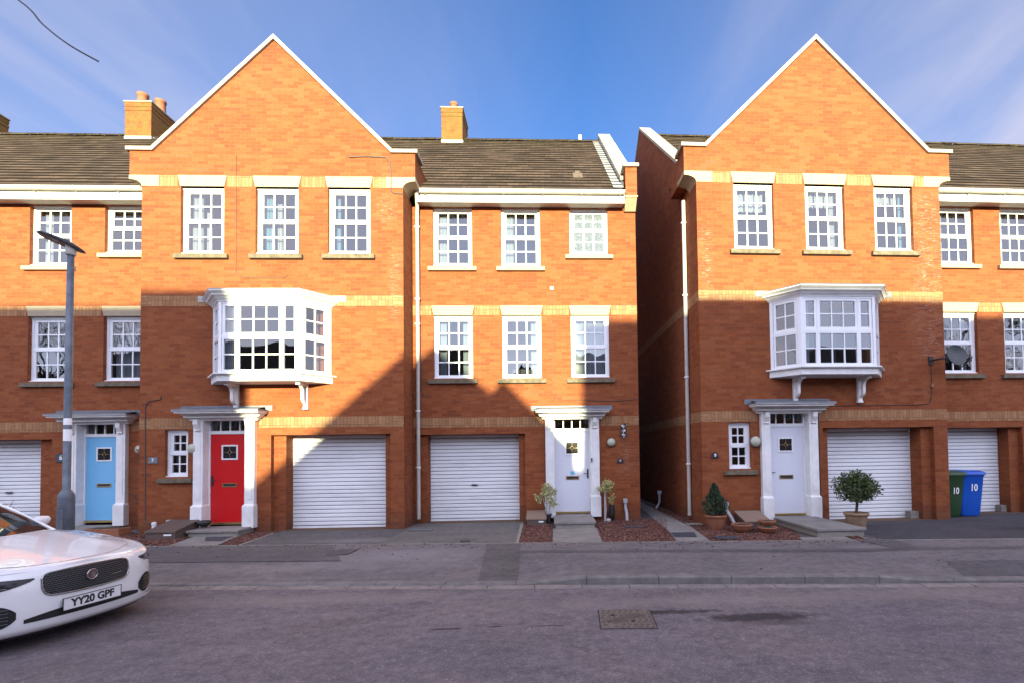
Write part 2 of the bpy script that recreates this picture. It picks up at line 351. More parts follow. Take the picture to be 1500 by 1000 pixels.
def tile_mat():
    m = bpy.data.materials.new('concrete_roof_tile'); N, L = nodes(m); p = N['Principled BSDF']
    tc = N.new('ShaderNodeTexCoord'); ob = tc.outputs['Object']
    a = noise_(N, L, ob, 1.3, 4); b = noise_(N, L, ob, 30, 5, .7); c = noise_(N, L, ob, 8, 6, .75, sc=(1, 1, 1))
    col = ramp(N, L, a, [(.3, (.050, .034, .027)), (.7, (.084, .058, .047))])
    col = mixc(N, L, 1, col, ramp(N, L, b, [(.3, (.5, .5, .5)), (.7, (1.45, 1.42, 1.35))]), 'MULTIPLY')
    mr = N.new('ShaderNodeMapRange'); mr.inputs[1].default_value = .66; mr.inputs[2].default_value = .72; L.new(noise_(N, L, ob, 14, 4, .7), mr.inputs[0])
    col = mixc(N, L, M2(N, L, 'MULTIPLY', mr.outputs[0], .8), col, (.22, .19, .16))
    sp = N.new('ShaderNodeSeparateXYZ'); L.new(ob, sp.inputs[0])
    tb = N.new('ShaderNodeTexBrick'); tb.inputs['Scale'].default_value = 1; tb.inputs['Brick Width'].default_value = .3; tb.inputs['Row Height'].default_value = (12.0 - 7.655)/22; tb.inputs['Mortar Size'].default_value = .006; tb.inputs['Color1'].default_value = (.62, .6, .6, 1); tb.inputs['Color2'].default_value = (1.35, 1.3, 1.25, 1); tb.inputs['Mortar'].default_value = (.35, .33, .3, 1)
    cbt = N.new('ShaderNodeCombineXYZ'); L.new(sp.outputs[0], cbt.inputs[0]); L.new(M2(N, L, 'SUBTRACT', sp.outputs[2], 7.665), cbt.inputs[1]); L.new(cbt.outputs[0], tb.inputs['Vector'])
    col = mixc(N, L, .8, col, tb.outputs['Color'], 'MULTIPLY')
    hz = N.new('ShaderNodeMapRange'); hz.inputs[1].default_value = 11.0; hz.inputs[2].default_value = 12.0; L.new(sp.outputs[2], hz.inputs[0])
    mo = N.new('ShaderNodeMapRange'); mo.inputs[1].default_value = .5; mo.inputs[2].default_value = .58; L.new(c, mo.inputs[0])
    col = mixc(N, L, M2(N, L, 'MULTIPLY', M2(N, L, 'MULTIPLY', hz.outputs[0], mo.outputs[0]), .7), col, (.10, .085, .03))
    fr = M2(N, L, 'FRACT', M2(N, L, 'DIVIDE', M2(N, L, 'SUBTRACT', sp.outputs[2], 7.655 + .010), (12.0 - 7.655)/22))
    col = mixc(N, L, 1, col, ramp(N, L, fr, [(0, (.22, .2, .18)), (.13, (.3, .28, .26)), (.24, (1.15, 1.15, 1.15)), (.8, (.95, .95, .95)), (1, (.5, .5, .5))]), 'MULTIPLY')  # shadow of the gap under each tile course, painted in as a dark line
    L.new(col, p.inputs['Base Color']); p.inputs['Roughness'].default_value = .95; p.inputs['Specular IOR Level'].default_value = .2
    wv = N.new('ShaderNodeTexWave'); wv.bands_direction = 'X'; wv.inputs['Scale'].default_value = 1/(.15*1.0)/PI*1.57; wv.inputs['Distortion'].default_value = 0; L.new(ob, wv.inputs[0])
    h = M2(N, L, 'ADD', M2(N, L, 'MULTIPLY', wv.outputs['Fac'], 1.0), M2(N, L, 'MULTIPLY', b, .8))
    bp = N.new('ShaderNodeBump'); bp.inputs['Strength'].default_value = .6; bp.inputs['Distance'].default_value = .015; L.new(h, bp.inputs['Height']); L.new(bp.outputs[0], p.inputs['Normal'])
    return m
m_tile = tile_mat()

def asphalt(name, base, warm, stains=(), speck=1.0, scratch=True, pale=()):
    AK = .66; base = tuple(AK*x for x in base); warm = tuple(AK*x for x in warm); pale = [(*q[:6], tuple(AK*x for x in q[6]), q[7]) for q in pale]; stains = [(*q[:6], tuple(.6*x for x in q[6]), q[7]) for q in stains]
    m = bpy.data.materials.new(name); N, L = nodes(m); p = N['Principled BSDF']
    g = N.new('ShaderNodeNewGeometry'); ob = g.outputs['Position']
    a = noise_(N, L, ob, .7, 5, .6); b = noise_(N, L, ob, 160, 3, .7); c = noise_(N, L, ob, 9, 6, .7)
    col = mixc(N, L, ramp(N, L, a, [(.35, (0, 0, 0)), (.65, (1, 1, 1))]), base, warm)
    vo = N.new('ShaderNodeTexVoronoi'); vo.inputs['Scale'].default_value = 75; L.new(ob, vo.inputs['Vector'])
    col = mixc(N, L, 1, col, ramp(N, L, b, [(.32, (.55, .55, .56)), (.5, (.95, .95, .95)), (.68, (1.5, 1.48, 1.46))]), 'MULTIPLY')
    col = mixc(N, L, speck*.8, col, ramp(N, L, vo.outputs['Color'], [(0, (.68, .68, .68)), (.8, (1.05, 1.05, 1.05)), (.93, (1.7, 1.7, 1.7)), (1, (2.2, 2.2, 2.2))]), 'MULTIPLY')
    col = mixc(N, L, 1, col, ramp(N, L, c, [(.3, (.74, .74, .75)), (.7, (1.3, 1.29, 1.28))]), 'MULTIPLY')
    c2 = noise_(N, L, ob, 1.9, 7, .7, sc=(.6, 1.3, 1), dist=.5); col = mixc(N, L, 1, col, ramp(N, L, c2, [(.3, (.82, .82, .83)), (.72, (1.25, 1.24, 1.25))]), 'MULTIPLY')
    sp = N.new('ShaderNodeSeparateXYZ'); L.new(ob, sp.inputs[0])
    def ell(cx, cy, rx, ry, soft, k):
        dx = M2(N, L, 'DIVIDE', M2(N, L, 'SUBTRACT', sp.outputs[0], cx), rx); dy = M2(N, L, 'DIVIDE', M2(N, L, 'SUBTRACT', sp.outputs[1], cy), ry)
        d = M2(N, L, 'SQRT', M2(N, L, 'ADD', M2(N, L, 'MULTIPLY', dx, dx), M2(N, L, 'MULTIPLY', dy, dy)))
        n = noise_(N, L, ob, k, 6, .7)
        d = M2(N, L, 'ADD', d, M2(N, L, 'MULTIPLY', M2(N, L, 'SUBTRACT', n, .5), 1.7))
        mr = N.new('ShaderNodeMapRange'); mr.inputs[1].default_value = 1.0; mr.inputs[2].default_value = 1 - soft; L.new(d, mr.inputs[0]); return mr.outputs[0]
    rough = None
    for (cx, cy, rx, ry, soft, k, dc, st) in stains:
        f = ell(cx, cy, rx, ry, soft, k); col = mixc(N, L, M2(N, L, 'MULTIPLY', f, st), col, dc)
    for (cx, cy, rx, ry, soft, k, dc, st) in pale:
        f = ell(cx, cy, rx, ry, soft, k); col = mixc(N, L, M2(N, L, 'MULTIPLY', f, st), col, dc)
    if scratch:
        s1 = noise_(N, L, ob, 3.2, 6, .75, sc=(1, 2.6, 1), dist=.6); mr = N.new('ShaderNodeMapRange'); mr.inputs[1].default_value = .62; mr.inputs[2].default_value = .72; L.new(s1, mr.inputs[0])
        s2 = noise_(N, L, ob, 30, 3, .6); m3 = N.new('ShaderNodeMapRange'); m3.inputs[1].default_value = .5; m3.inputs[2].default_value = .6; L.new(s2, m3.inputs[0])
        col = mixc(N, L, M2(N, L, 'MULTIPLY', M2(N, L, 'MULTIPLY', mr.outputs[0], m3.outputs[0]), .85), col, (.34, .32, .32))
        s4 = noise_(N, L, ob, 22, 2, .5); m4 = N.new('ShaderNodeMapRange'); m4.inputs[1].default_value = .76; m4.inputs[2].default_value = .79; L.new(s4, m4.inputs[0])
        col = mixc(N, L, M2(N, L, 'MULTIPLY', m4.outputs[0], .7), col, (.36, .34, .33))
    L.new(col, p.inputs['Base Color']); p.inputs['Roughness'].default_value = .88; p.inputs['Specular IOR Level'].default_value = .3
    bp = N.new('ShaderNodeBump'); bp.inputs['Strength'].default_value = .9; bp.inputs['Distance'].default_value = .006
    L.new(M2(N, L, 'ADD', b, M2(N, L, 'MULTIPLY', vo.outputs['Distance'], 1.2)), bp.inputs['Height']); L.new(bp.outputs[0], p.inputs['Normal'])
    return m
DK = (.03, .024, .024)
m_road = asphalt('road_asphalt', (.215, .185, .205), (.26, .215, .22),
    stains=[(1.3, 5.38, .6, .085, .5, 9, DK, .75), (2.15, 5.14, .72, .17, .5, 8, (.045, .036, .04), .85), (2.3, 4.95, .7, .10, .8, 6, (.06, .045, .045), .5), (-1.0, 5.05, .18, .03, .3, 9, DK, .8), (-.55, 5.08, .10, .025, .3, 9, DK, .8), (.0, 5.06, .22, .02, .3, 12, DK, .6)],
    pale=[(2.5, 5.75, 4.5, .3, .9, 3, (.36, .30, .275), .5), (-3.0, 6.2, 3.0, .3, .9, 3, (.36, .30, .28), .5)])
m_pave = asphalt('pavement_asphalt', (.19, .172, .18), (.24, .21, .215), speck=.5,
    pale=[(-2.3, 8.3, 1.5, .9, .9, 2.2, (.42, .39, .42), .45), (-3.8, 7.7, 1.5, .35, .9, 3, (.38, .34, .35), .4)])
m_drive = asphalt('driveway_asphalt', (.14, .13, .13), (.175, .155, .155), speck=.5, pale=[(-3.5, 9.8, 1.6, .35, .9, 3, (.34, .32, .34), .5)])
m_drivel = asphalt('paler_driveway_asphalt', (.19, .18, .17), (.21, .19, .18), speck=.5)
m_drived = asphalt('dark_driveway_asphalt', (.075, .07, .082), (.10, .09, .10), speck=.4, scratch=False, stains=[(9.5, 9.6, 1.1, .2, .6, 4, (.03, .028, .032), .7)])
m_patch = asphalt('trench_patch_asphalt', (.13, .12, .13), (.16, .145, .15), speck=.4, scratch=False)
m_gravbed = simple('gravel_bed_red', (.19, .075, .055), .95, nz=.45, nscale=45, bump=1.0, bscale=90)
scale_mat(m_gravbed, .6)
m_grass = simple('far_ground', (.06, .08, .03), 1, nz=.4, nscale=.5)

# ------------------------------------------------------------------ ground
def gut(X): return 6.43 - .08*X      # front edge of the gutter strip
def kf(X): return 6.60 - .08*X       # kerb face
def kb(X): return 6.74 - .08*X       # back of kerb
def back(X): return 9.07 - .073*X    # back edge of pavement
def sstep(x, a, b):
    t = max(0, min(1, (x - a)/(b - a))); return t*t*(3 - 2*t)
def zk(X):
    if X < 2: return -.078 + .078*sstep(X, -.45, .62)
    return -.052*sstep(X, 3.95, 4.75)
ROADZ = -.10
MB().quad((-400, -400, -.16), (400, -400, -.16), (400, 500, -.16), (-400, 500, -.16))
g = MB(); n = 24
g.grid([[(-400 + 800*i/n, -400 + 900*j/n, -.17) for i in range(n + 1)] for j in range(n + 1)], False)
struct(g.build('ground', m_grass))
r = MB(); xs = [-60, -12, -8, -4, 0, 4, 8, 12, 60]
r.grid([[(x, -1.2 - .08*x, ROADZ) for x in xs], [(x, 3 - .08*x, ROADZ) for x in xs], [(x, gut(x), ROADZ) for x in xs]], False)
struct(r.build('road', m_road))
# far pavement behind the photographer
p2 = MB(); p2.grid([[(x, -3.6 - .08*x, 0.0) for x in xs], [(x, -1.2 - .08*x, 0.0) for x in xs], [(x, -1.2 - .08*x, -.15) for x in xs]], False)
struct(p2.build('pavement', m_pave))
# pavement by the houses
rows = []; N_ = 240; X0, X1 = -60, 60
def pavx(i):
    return -60 + i if i < 48 else (-12 + (i - 48)*.15 if i < 48 + 160 else 12 + (i - 208)*1.0)
XS = [pavx(i) for i in range(257)]
fr = [0, .15, .35, .6, .8, 1.0]
for f_ in fr:
    rows.append([(X, kb(X)*(1 - f_) + back(X)*f_, zk(X)*(1 - sstep(f_, 0, .6))) for X in XS])
pv = MB(); pv.grid(rows, False); struct(pv.build('pavement', m_pave))
# kerb stones and gutter setts with joints
k = MB()
X = -16.0
while X < 18:
    a, b = X + .004, X + .911
    sg = 6
    for i in range(sg):
        xa = a + (b - a)*i/sg; xb = a + (b - a)*(i + 1)/sg
        za, zb = zk(xa) + .004, zk(xb) + .004
        vs = [(xa, kf(xa), -.16), (xb, kf(xb), -.16), (xb, kf(xb), zb - .018), (xa, kf(xa), za - .018), (xa, kf(xa) + .016, za), (xb, kf(xb) + .016, zb), (xb, kb(xb), zb), (xa, kb(xa), za)]
        k.add(vs, [(0, 1, 2, 3), (3, 2, 5, 4), (4, 5, 6, 7)])
    k.add([(a, kf(a), -.16), (a, kb(a), -.16), (a, kb(a), zk(a) + .004), (a, kf(a), zk(a) - .014)], [(0, 1, 2, 3)])
    k.add([(b, kf(b), -.16), (b, kb(b), -.16), (b, kb(b), zk(b) + .004), (b, kf(b), zk(b) - .014)], [(0, 1, 2, 3)])
    X += .915
struct(k.build('kerb', m_kerb))
c = MB(); X = -16.4
while X < 18:
    a, b = X + .005, X + .595; dz = random.uniform(-.002, .003)
    c.add([(a, gut(a) + .006, ROADZ - .004 + dz), (b, gut(b) + .006, ROADZ - .004 + dz), (b, kf(b) - .012, ROADZ + .006 + dz), (a, kf(a) - .012, ROADZ + .006 + dz)], [(0, 1, 2, 3)])
    X += .6
struct(c.build('gutter_strip', simple('gutter_concrete', (.205, .175, .165), .9, nz=.35, nscale=6, bump=.5, bscale=90)))
# dark bed under kerb joints
d = MB(); d.grid([[(x, gut(x) + .001, -.118) for x in xs], [(x, kb(x), -.118) for x in xs]], False); struct(d.build('kerb_bed', m_black))

def sheet(name, poly, z, mat, kind=True):
    m = MB(); m.add([(x, y, z) for x, y in poly], [tuple(range(len(poly)))]); return struct(m.build(name, mat))
sheet('forecourt', [(-60, back(-60)), (60, back(60)), (60, 40), (-60, 40)], -.006, m_drive)
# pavement repairs
def strip(pts, w0, w1, z, mat):
    m = MB(); m.grid([[(x, y - w0, z) for x, y in pts], [(x, y + w1, z) for x, y in pts]], False); return struct(m.build('pavement_repair', mat))
strip([(-.6, 8.32), (1.6, 8.16), (3.0, 8.0), (4.6, 7.83), (6.2, 7.85), (9.5, 7.62)], .10, .12, .004, m_patch)
def pz(X, Y):
    f_ = (Y - kb(X))/(back(X) - kb(X)); return zk(X)*(1 - sstep(f_, 0, .6))
def drape(name, quad, n, dz, mat):
    A, B, C_, D = [Vector(q) for q in quad]; rows = []
    for j in range(n + 1):
        r_ = []
        for i in range(n + 1):
            p_ = A.lerp(B, i/n).lerp(D.lerp(C_, i/n), j/n); r_.append((p_.x, p_.y, pz(p_.x, p_.y) + dz))
        rows.append(r_)
    m = MB(); m.grid(rows, False); return struct(m.build(name, mat))
drape('pavement_repair', [(5.29, kb(5.29) + .02), (14, kb(14) + .02), (14, kb(14) + 1.1), (5.62, 7.05)], 12, .004, m_patch)
drape('pavement_repair', [(-.95, kb(-.95) + .01), (-.42, kb(-.42) + .01), (-.5, 9.05), (-1.1, 9.1)], 12, .003, m_drive)
drape('pavement_repair', [(-6.2, 8.2), (-3.2, 8.0), (-3.9, 9.35), (-7.4, 9.55)], 10, .0035, m_patch)
drape('pavement_repair', [(5.35, 8.68), (6.0, 8.64), (5.9, 7.9), (5.5, 7.9)], 6, .008, m_patch)
# drives, beds and paths
sheet('driveway', [(-5.55, back(-5.55) + .03), (-3.05, back(-3.05) + .03), (-3.05, 11.9), (-5.95, 11.9)], -.002, m_drive)
sheet('driveway', [(-3.05, back(-3.05) + .03), (-.62, back(-.62) + .03), (-.62, 12.5), (-3.05, 12.5)], -.002, m_drivel)
sheet('driveway', [(5.85, back(5.85) + .03), (16, back(16) + .03), (16, 13), (6.0, 12)], -.002, m_drived)
def edging(poly, w=.05, mat=None):
    m = MB()
    for (x0, y0), (x1, y1) in zip(poly[:-1], poly[1:]):
        d_ = Vector((x1 - x0, y1 - y0, 0)); l = d_.length; d_.normalize(); nn = Vector((-d_.y, d_.x, 0))
        m.obox((x0, y0), d_, nn, 0, l, -w/2, w/2, -.05, .008)
    return struct(m.build('edging_strip', mat or m_concr))
edging([(-9.3, back(-9.3) + .01), (-.58, back(-.58) + .01)], .035)
edging([(-.58, back(-.58) + .01), (12, back(12) + .01)], .04)
edging([(-.58, 9.15), (-.62, 11.7)], .06); edging([(5.55, back(5.55)), (5.9, 10.3)], .045); edging([(-5.62, 9.5), (-5.75, 10.9)], .05)
def chips(n, inside, bounds, zs=.0):
    m = MB(); x0, x1, y0, y1 = bounds; c_ = 0
    while c_ < n:
        x = random.uniform(x0, x1); y = random.uniform(y0, y1)
        if not inside(x, y): continue
        c_ += 1; s_ = random.uniform(.008, .022); a = random.uniform(0, PI); cs, sn = math.cos(a), math.sin(a)
        pts = [(-s_, -s_*.6), (s_, -s_*.5), (s_*.8, s_*.6), (-s_*.7, s_*.7)]; t1, t2 = random.uniform(-.006, .006), random.uniform(-.006, .006)
        vs = [(x + cs*px - sn*py, y + sn*px + cs*py, zs + .012 + (t1*px + t2*py)/s_) for px, py in pts] + [(x, y, zs - .004)]
        m.add(vs, [(0, 1, 2, 3), (0, 4, 1), (1, 4, 2), (2, 4, 3), (3, 4, 0)])
    return m
def inpoly(poly):
    def f(x, y):
        c_ = False; j = len(poly) - 1
        for i in range(len(poly)):
            xi, yi = poly[i]; xj, yj = poly[j]
            if (yi > y) != (yj > y) and x < (xj - xi)*(y - yi)/(yj - yi) + xi: c_ = not c_
            j = i
        return c_
    return f
beds = [('L', [(-9.6, 9.77), (-6.95, 9.6), (-7.25, 10.65), (-7.25, 11.3), (-8.8, 11.3), (-9.6, 11.95)], 2200),
        ('M', [(-6.0, 9.53), (-5.66, 9.5), (-5.75, 11.25), (-6.3, 11.25), (-6.28, 10.45)], 400),
        ('N', [(-.55, 9.14), (.05, 9.1), (.08, 12.0), (-.58, 12.0)], 800),
        ('O', [(.93, 9.03), (2.22, 8.94), (2.35, 10.0), (2.75, 12.0), (1.0, 12.0)], 2300),
        ('P', [(2.83, 8.9), (4.4, 8.78), (4.55, 9.05), (5.1, 11.0), (3.4, 10.9), (2.95, 16), (2.85, 12.5), (2.98, 10.7)], 2000),
        ('Q', [(5.36, 8.72), (5.55, 8.70), (5.85, 9.9), (5.75, 10.8), (5.5, 10.8)], 300)]
for nm, poly, cnt in beds:
    sheet('gravel_bed', poly, .003, m_gravbed)
    xs_ = [p_[0] for p_ in poly]; ys_ = [p_[1] for p_ in poly]
    o = chips(cnt, inpoly(poly), (min(xs_), max(xs_), min(ys_), max(ys_)), .003).build('gravel', m_chip)
    tag(o, 'loose red brown chippings filling the planting beds before the houses', 'gravel', kind='stuff')
def onpave(x, y): return kb(x) + .1 < y < back(x) - .02
o = MB()
rs = random.Random(5)
random.seed(21); st = chips(240, lambda x, y: onpave(x, y) and random.random() < max(0, 1 - (back(x) - y)/1.1)**3 + .02, (-9, 6, 5.9, 9.8), .002)
tag(st.build('stray_gravel', m_chip), 'scattered stray red chippings along the back of the pavement', 'gravel', kind='stuff')
lf_ = MB()
for k_ in range(90):
    x = rs.uniform(-7, 9); y = kf(x) - abs(rs.gauss(0, .10)) - .01 if k_ < 60 else back(x) + rs.gauss(0, .25); z = (ROADZ + .004) if k_ < 60 else .012; s1 = rs.uniform(.012, .03); a = rs.uniform(0, 6)
    lf_.add([(x + s1*math.cos(a), y + s1*math.sin(a), z), (x + s1*.5*math.cos(a + 1.6), y + s1*.5*math.sin(a + 1.6), z + .008), (x - s1*math.cos(a), y - s1*math.sin(a), z + .003), (x - s1*.5*math.cos(a + 1.6), y - s1*.5*math.sin(a + 1.6), z + .001)], [(0, 1, 2, 3)])
tag(lf_.build('fallen_leaves', leaf_mat('dry_leaf', (.05, .03, .015), (.10, .06, .025), (.14, .10, .05), .9)), 'small dry leaves and grit gathered along the gutter', 'leaves', kind='stuff')
sheet('path', [(-6.92, 9.60), (-6.02, 9.53), (-6.30, 10.8), (-7.2, 10.8)], .012, m_slab)
sheet('path', [(.05, 9.10), (.93, 9.03), (1.0, 10.75), (.08, 10.75)], .012, m_slab)
sheet('path', [(2.24, 8.93), (2.83, 8.88), (2.97, 10.7), (2.90, 14.0), (2.93, 22), (2.55, 22), (2.56, 14), (2.36, 10.0)], .012, m_slab)
sheet('path', [(4.42, 8.77), (5.3, 8.72), (5.33, 9.05), (4.5, 9.05)], .012, m_slab)
sheet('slate_slab', [(2.30, 9.34), (2.71, 9.28), (2.82, 9.86), (2.36, 9.86)], .017, m_slate)
sheet('slate_slab', [(3.02, 9.0), (3.42, 8.98), (3.38, 9.3), (2.98, 9.3)], .02, m_slate)
sheet('floor_mat', [(-6.55, 10.0), (-6.22, 9.98), (-6.33, 10.5), (-6.85, 10.5)], .018, m_slate)

# ------------------------------------------------------------------ walls with openings
def wall(mb, u0, u1, z0, z1, holes, v, thick=.3, reveals=True):
    us = sorted(set([u0, u1] + [h[0] for h in holes] + [h[1] for h in holes]))
    zs = sorted(set([z0, z1] + [h[2] for h in holes] + [h[3] for h in holes]))
    us = [x for x in us if u0 - 1e-6 <= x <= u1 + 1e-6]; zs = [x for x in zs if z0 - 1e-6 <= x <= z1 + 1e-6]
    def inh(uc, zc): return any(h[0] < uc < h[1] and h[2] < zc < h[3] for h in holes)
    for i in range(len(us) - 1):
        for j in range(len(zs) - 1):
            if inh((us[i] + us[i + 1])/2, (zs[j] + zs[j + 1])/2): continue
            mb.quad((us[i], v, zs[j]), (us[i + 1], v, zs[j]), (us[i + 1], v, zs[j + 1]), (us[i], v, zs[j + 1]))
            mb.quad((us[i], v + thick, zs[j]), (us[i], v + thick, zs[j + 1]), (us[i + 1], v + thick, zs[j + 1]), (us[i + 1], v + thick, zs[j]))
    for h in holes:
        d = h[4] if len(h) > 4 else thick
        a, b, c_, e = h[:4]
        mb.quad((a, v, c_), (a, v + d, c_), (a, v + d, e), (a, v, e)); mb.quad((b, v, c_), (b, v, e), (b, v + d, e), (b, v + d, c_))
        mb.quad((a, v, e), (a, v + d, e), (b, v + d, e), (b, v, e)); mb.quad((a, v, c_), (b, v, c_), (b, v + d, c_), (a, v + d, c_))
    return mb

def sash_window(H, t, u0, u1, z0, z1, vw, mat_pane=None, cols=3, r_up=2, r_lo=2, sillm=None, sill=(.11, .07), curtain=None, sill_u=.115, split=.5, name='window', border=.05):
    """vw: plane of the wall; the frame sits 8 cm back"""
    v = vw + .085; f = MB(); pn = MB()
    B = border; D = .07
    f.box(u0, u0 + B, v, v + D, z0, z1); f.box(u1 - B, u1, v, v + D, z0, z1)
    f.box(u0 + B, u1 - B, v, v + D, z1 - B, z1); f.box(u0 + B, u1 - B, v, v + D, z0, z0 + .045)
    f.box(u0 - .005, u1 + .005, v - .02, v, z1 - .03, z1 + .0)          # head drip
    f.box(u0 - .02, u1 + .02, v - .055, v, z0 - .002, z0 + .022)       # plastic sill nose
    zm = z0 + (z1 - z0)*split
    S1, S2 = .062, .045
    # upper sash (set back), lower sash (forward)
    def sash(a, b, c_, e, vv, st, rows):
        f.box(a, a + st, vv, vv + .04, c_, e); f.box(b - st, b, vv, vv + .04, c_, e)
        f.box(a + st, b - st, vv, vv + .04, e - st*.95, e); f.box(a + st, b - st, vv, vv + .04, c_, c_ + st*.95)
        A, Bq, C_, E_ = a + st, b - st, c_ + st*.95, e - st*.95
        for i in range(1, cols):
            x = A + (Bq - A)*i/cols; f.box(x - .013, x + .013, vv + .006, vv + .034, C_, E_)
        for j in range(1, rows):
            z = C_ + (E_ - C_)*j/rows
            for i in range(cols):
                xa = A + (Bq - A)*i/cols + (.013 if i else 0); xb = A + (Bq - A)*(i + 1)/cols - (.013 if i < cols - 1 else 0)
                f.box(xa, xb, vv + .006, vv + .034, z - .013, z + .013)
        pn.quad((A, vv + .02, C_), (Bq, vv + .02, C_), (Bq, vv + .02, E_), (A, vv + .02, E_))
    sash(u0 + B, u1 - B, zm, z1 - B, v + .02, S1, r_up)
    sash(u0 + B, u1 - B, z0 + .045, zm, v + .002, S2, r_lo)
    f.box(u0 + B, u1 - B, v - .006, v + .002, zm - .035, zm + .03)
    o = H.part(f, name, m_white)
    sub(pn, 'pane', mat_pane or m_glass, o)
    if sillm:
        s_ = MB(); pr, hh = sill
        s_.tbox((u0 - sill_u, u1 + sill_u, vw - pr + .03, vw + .09, z0 - .06 - hh - .0), (u0 - sill_u, u1 + sill_u, vw - pr + .03, vw + .09, z0 - .075 + .04))
        sub(s_, 'sill', sillm, o, .008)
    if curtain:
        for (a, b, c_, e, mt) in curtain:
            cm = MB(); n = 26; rows = []
            for zz in (c_, (c_ + e)/2, e):
                rows.append([(a + (b - a)*i/n, vw + .26 + .025*math.sin(i*1.7) + .01*math.sin(i*.6 + zz), zz) for i in range(n + 1)])
            cm.grid(rows); sub(cm, 'curtain', mt, o)
    return o

def lintel(H, u0, u1, z0, z1, v, mat=None, splay=.05):
    H.part(MB().prism_y([(u0 + splay, z0), (u1 - splay, z0), (u1, z1), (u0, z1)], v - .012, v + .085), 'lintel', mat or m_stone, .004)

def roof_slope(H, ua, ub, v0, z0, v1, z1, rows=22, name='roof', cut=None):
    """tile courses from eaves (v0,z0) to ridge (v1,z1)"""
    m = MB(); n = max(2, int(abs(ub - ua)/.3)); rng = random.Random(int((ua + 50)*100))
    lift = .028
    dv, dz = (v1 - v0)/rows, (z1 - z0)/rows; ln = math.hypot(dv, dz); nv, nz_ = -dz/ln, dv/ln
    for k_ in range(rows):
        va, za = v0 + dv*k_, z0 + dz*k_; vb, zb = v0 + dv*(k_ + 1.12), z0 + dz*(k_ + 1.12)
        r0, r1, r2 = [], [], []
        for i in range(n + 1):
            u = ua + (ub - ua)*i/n; j = rng.uniform(-.003, .005); w = lift + j
            # double-roman roll
            r0.append((u, va + nv*0, za + nz_*0)); r1.append((u, va + nv*w - 0*dv, za + nz_*w)); r2.append((u, vb + nv*.004, zb + nz_*.004))
        m.grid([r0, r1, r2], False)
    return m
def ridge_tiles(mb, ua, ub, v, z, r=.12, up=.03):
    n = max(1, int((ub - ua)/.45)); L_ = (ub - ua)/n; rng = random.Random(3)
    for i in range(n):
        a, b = ua + i*L_ + .004, ua + (i + 1)*L_ - .004; dz = rng.uniform(-.006, .006)
        rows = []
        for k_ in range(7):
            t = PI*k_/6; rows.append([(a, v + r*math.cos(t), z + dz + r*.8*math.sin(t) - .06 + up), (b, v + r*math.cos(t), z + dz + r*.8*math.sin(t) - .06 + up)])
        mb.grid(rows, True)

VR = .77          # recess of the plain houses behind the gabled ones
EV, EZ, RV, RZ = VR - .38, 7.655, VR + 4.8, 12.0

def main_roof(H, ua, ub, hipcut=None):
    m = roof_slope(H, ua, ub, EV, EZ, RV, RZ)
    m.quad((ua, RV, RZ), (ub, RV, RZ), (ub, RV + 5.0, EZ + .1), (ua, RV + 5.0, EZ + .1))
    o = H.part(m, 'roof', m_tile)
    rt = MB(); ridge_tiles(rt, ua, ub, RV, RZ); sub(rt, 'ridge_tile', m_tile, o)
    return o

def eaves(H, ua, ub):
    f = MB(); f.box(ua, ub, VR - .30, VR - .275, 7.395, 7.60); H.part(f, 'fascia', m_paint)
    s_ = MB(); s_.box(ua, ub, VR - .275, VR - .002, 7.425, 7.44); H.part(s_, 'soffit', m_soffit)
    g_ = MB(); rows = []
    for k_ in range(9):
        t = PI + PI*k_/8; rows.append([(ua + .01, VR - .365 + .062*math.cos(t), 7.64 + .075*math.sin(t)), (ub - .01, VR - .365 + .062*math.cos(t), 7.64 + .075*math.sin(t))])
    g_.grid(rows); g_.box(ua + .01, ub - .01, VR - .432, VR - .418, 7.632, 7.648)
    n = int((ub - ua)/.9)
    for i in range(n + 1):
        u = ua + .2 + i*.9
        if u < ub - .05: g_.box(u - .015, u + .015, VR - .434, VR - .30, 7.555, 7.65)
    o = H.part(g_, 'gutter', m_gutter); return o

def courses(H, u0, u1, v, z0, z1, ends=True, left=True, right=True, holes=()):
    m = MB(); e = MB(); a, b = u0, u1
    w = .225
    if left: a += w
    if right: b -= w
    segs = []; cur = a
    for (h0, h1) in sorted(holes):
        if h0 > cur: segs.append((cur, min(h0, b)))
        cur = max(cur, h1)
    if cur < b: segs.append((cur, b))
    for s0, s1 in segs: H.part(MB().box(s0, s1, v - .004, v + .05, z0, z1), 'string_course', m_buff)
    if left: H.part(MB().box(u0, u0 + w, v - .004, v + .05, z0, z1), 'string_course', m_buffh)
    if right: H.part(MB().box(u1 - w, u1, v - .004, v + .05, z0, z1), 'string_course', m_buffh)

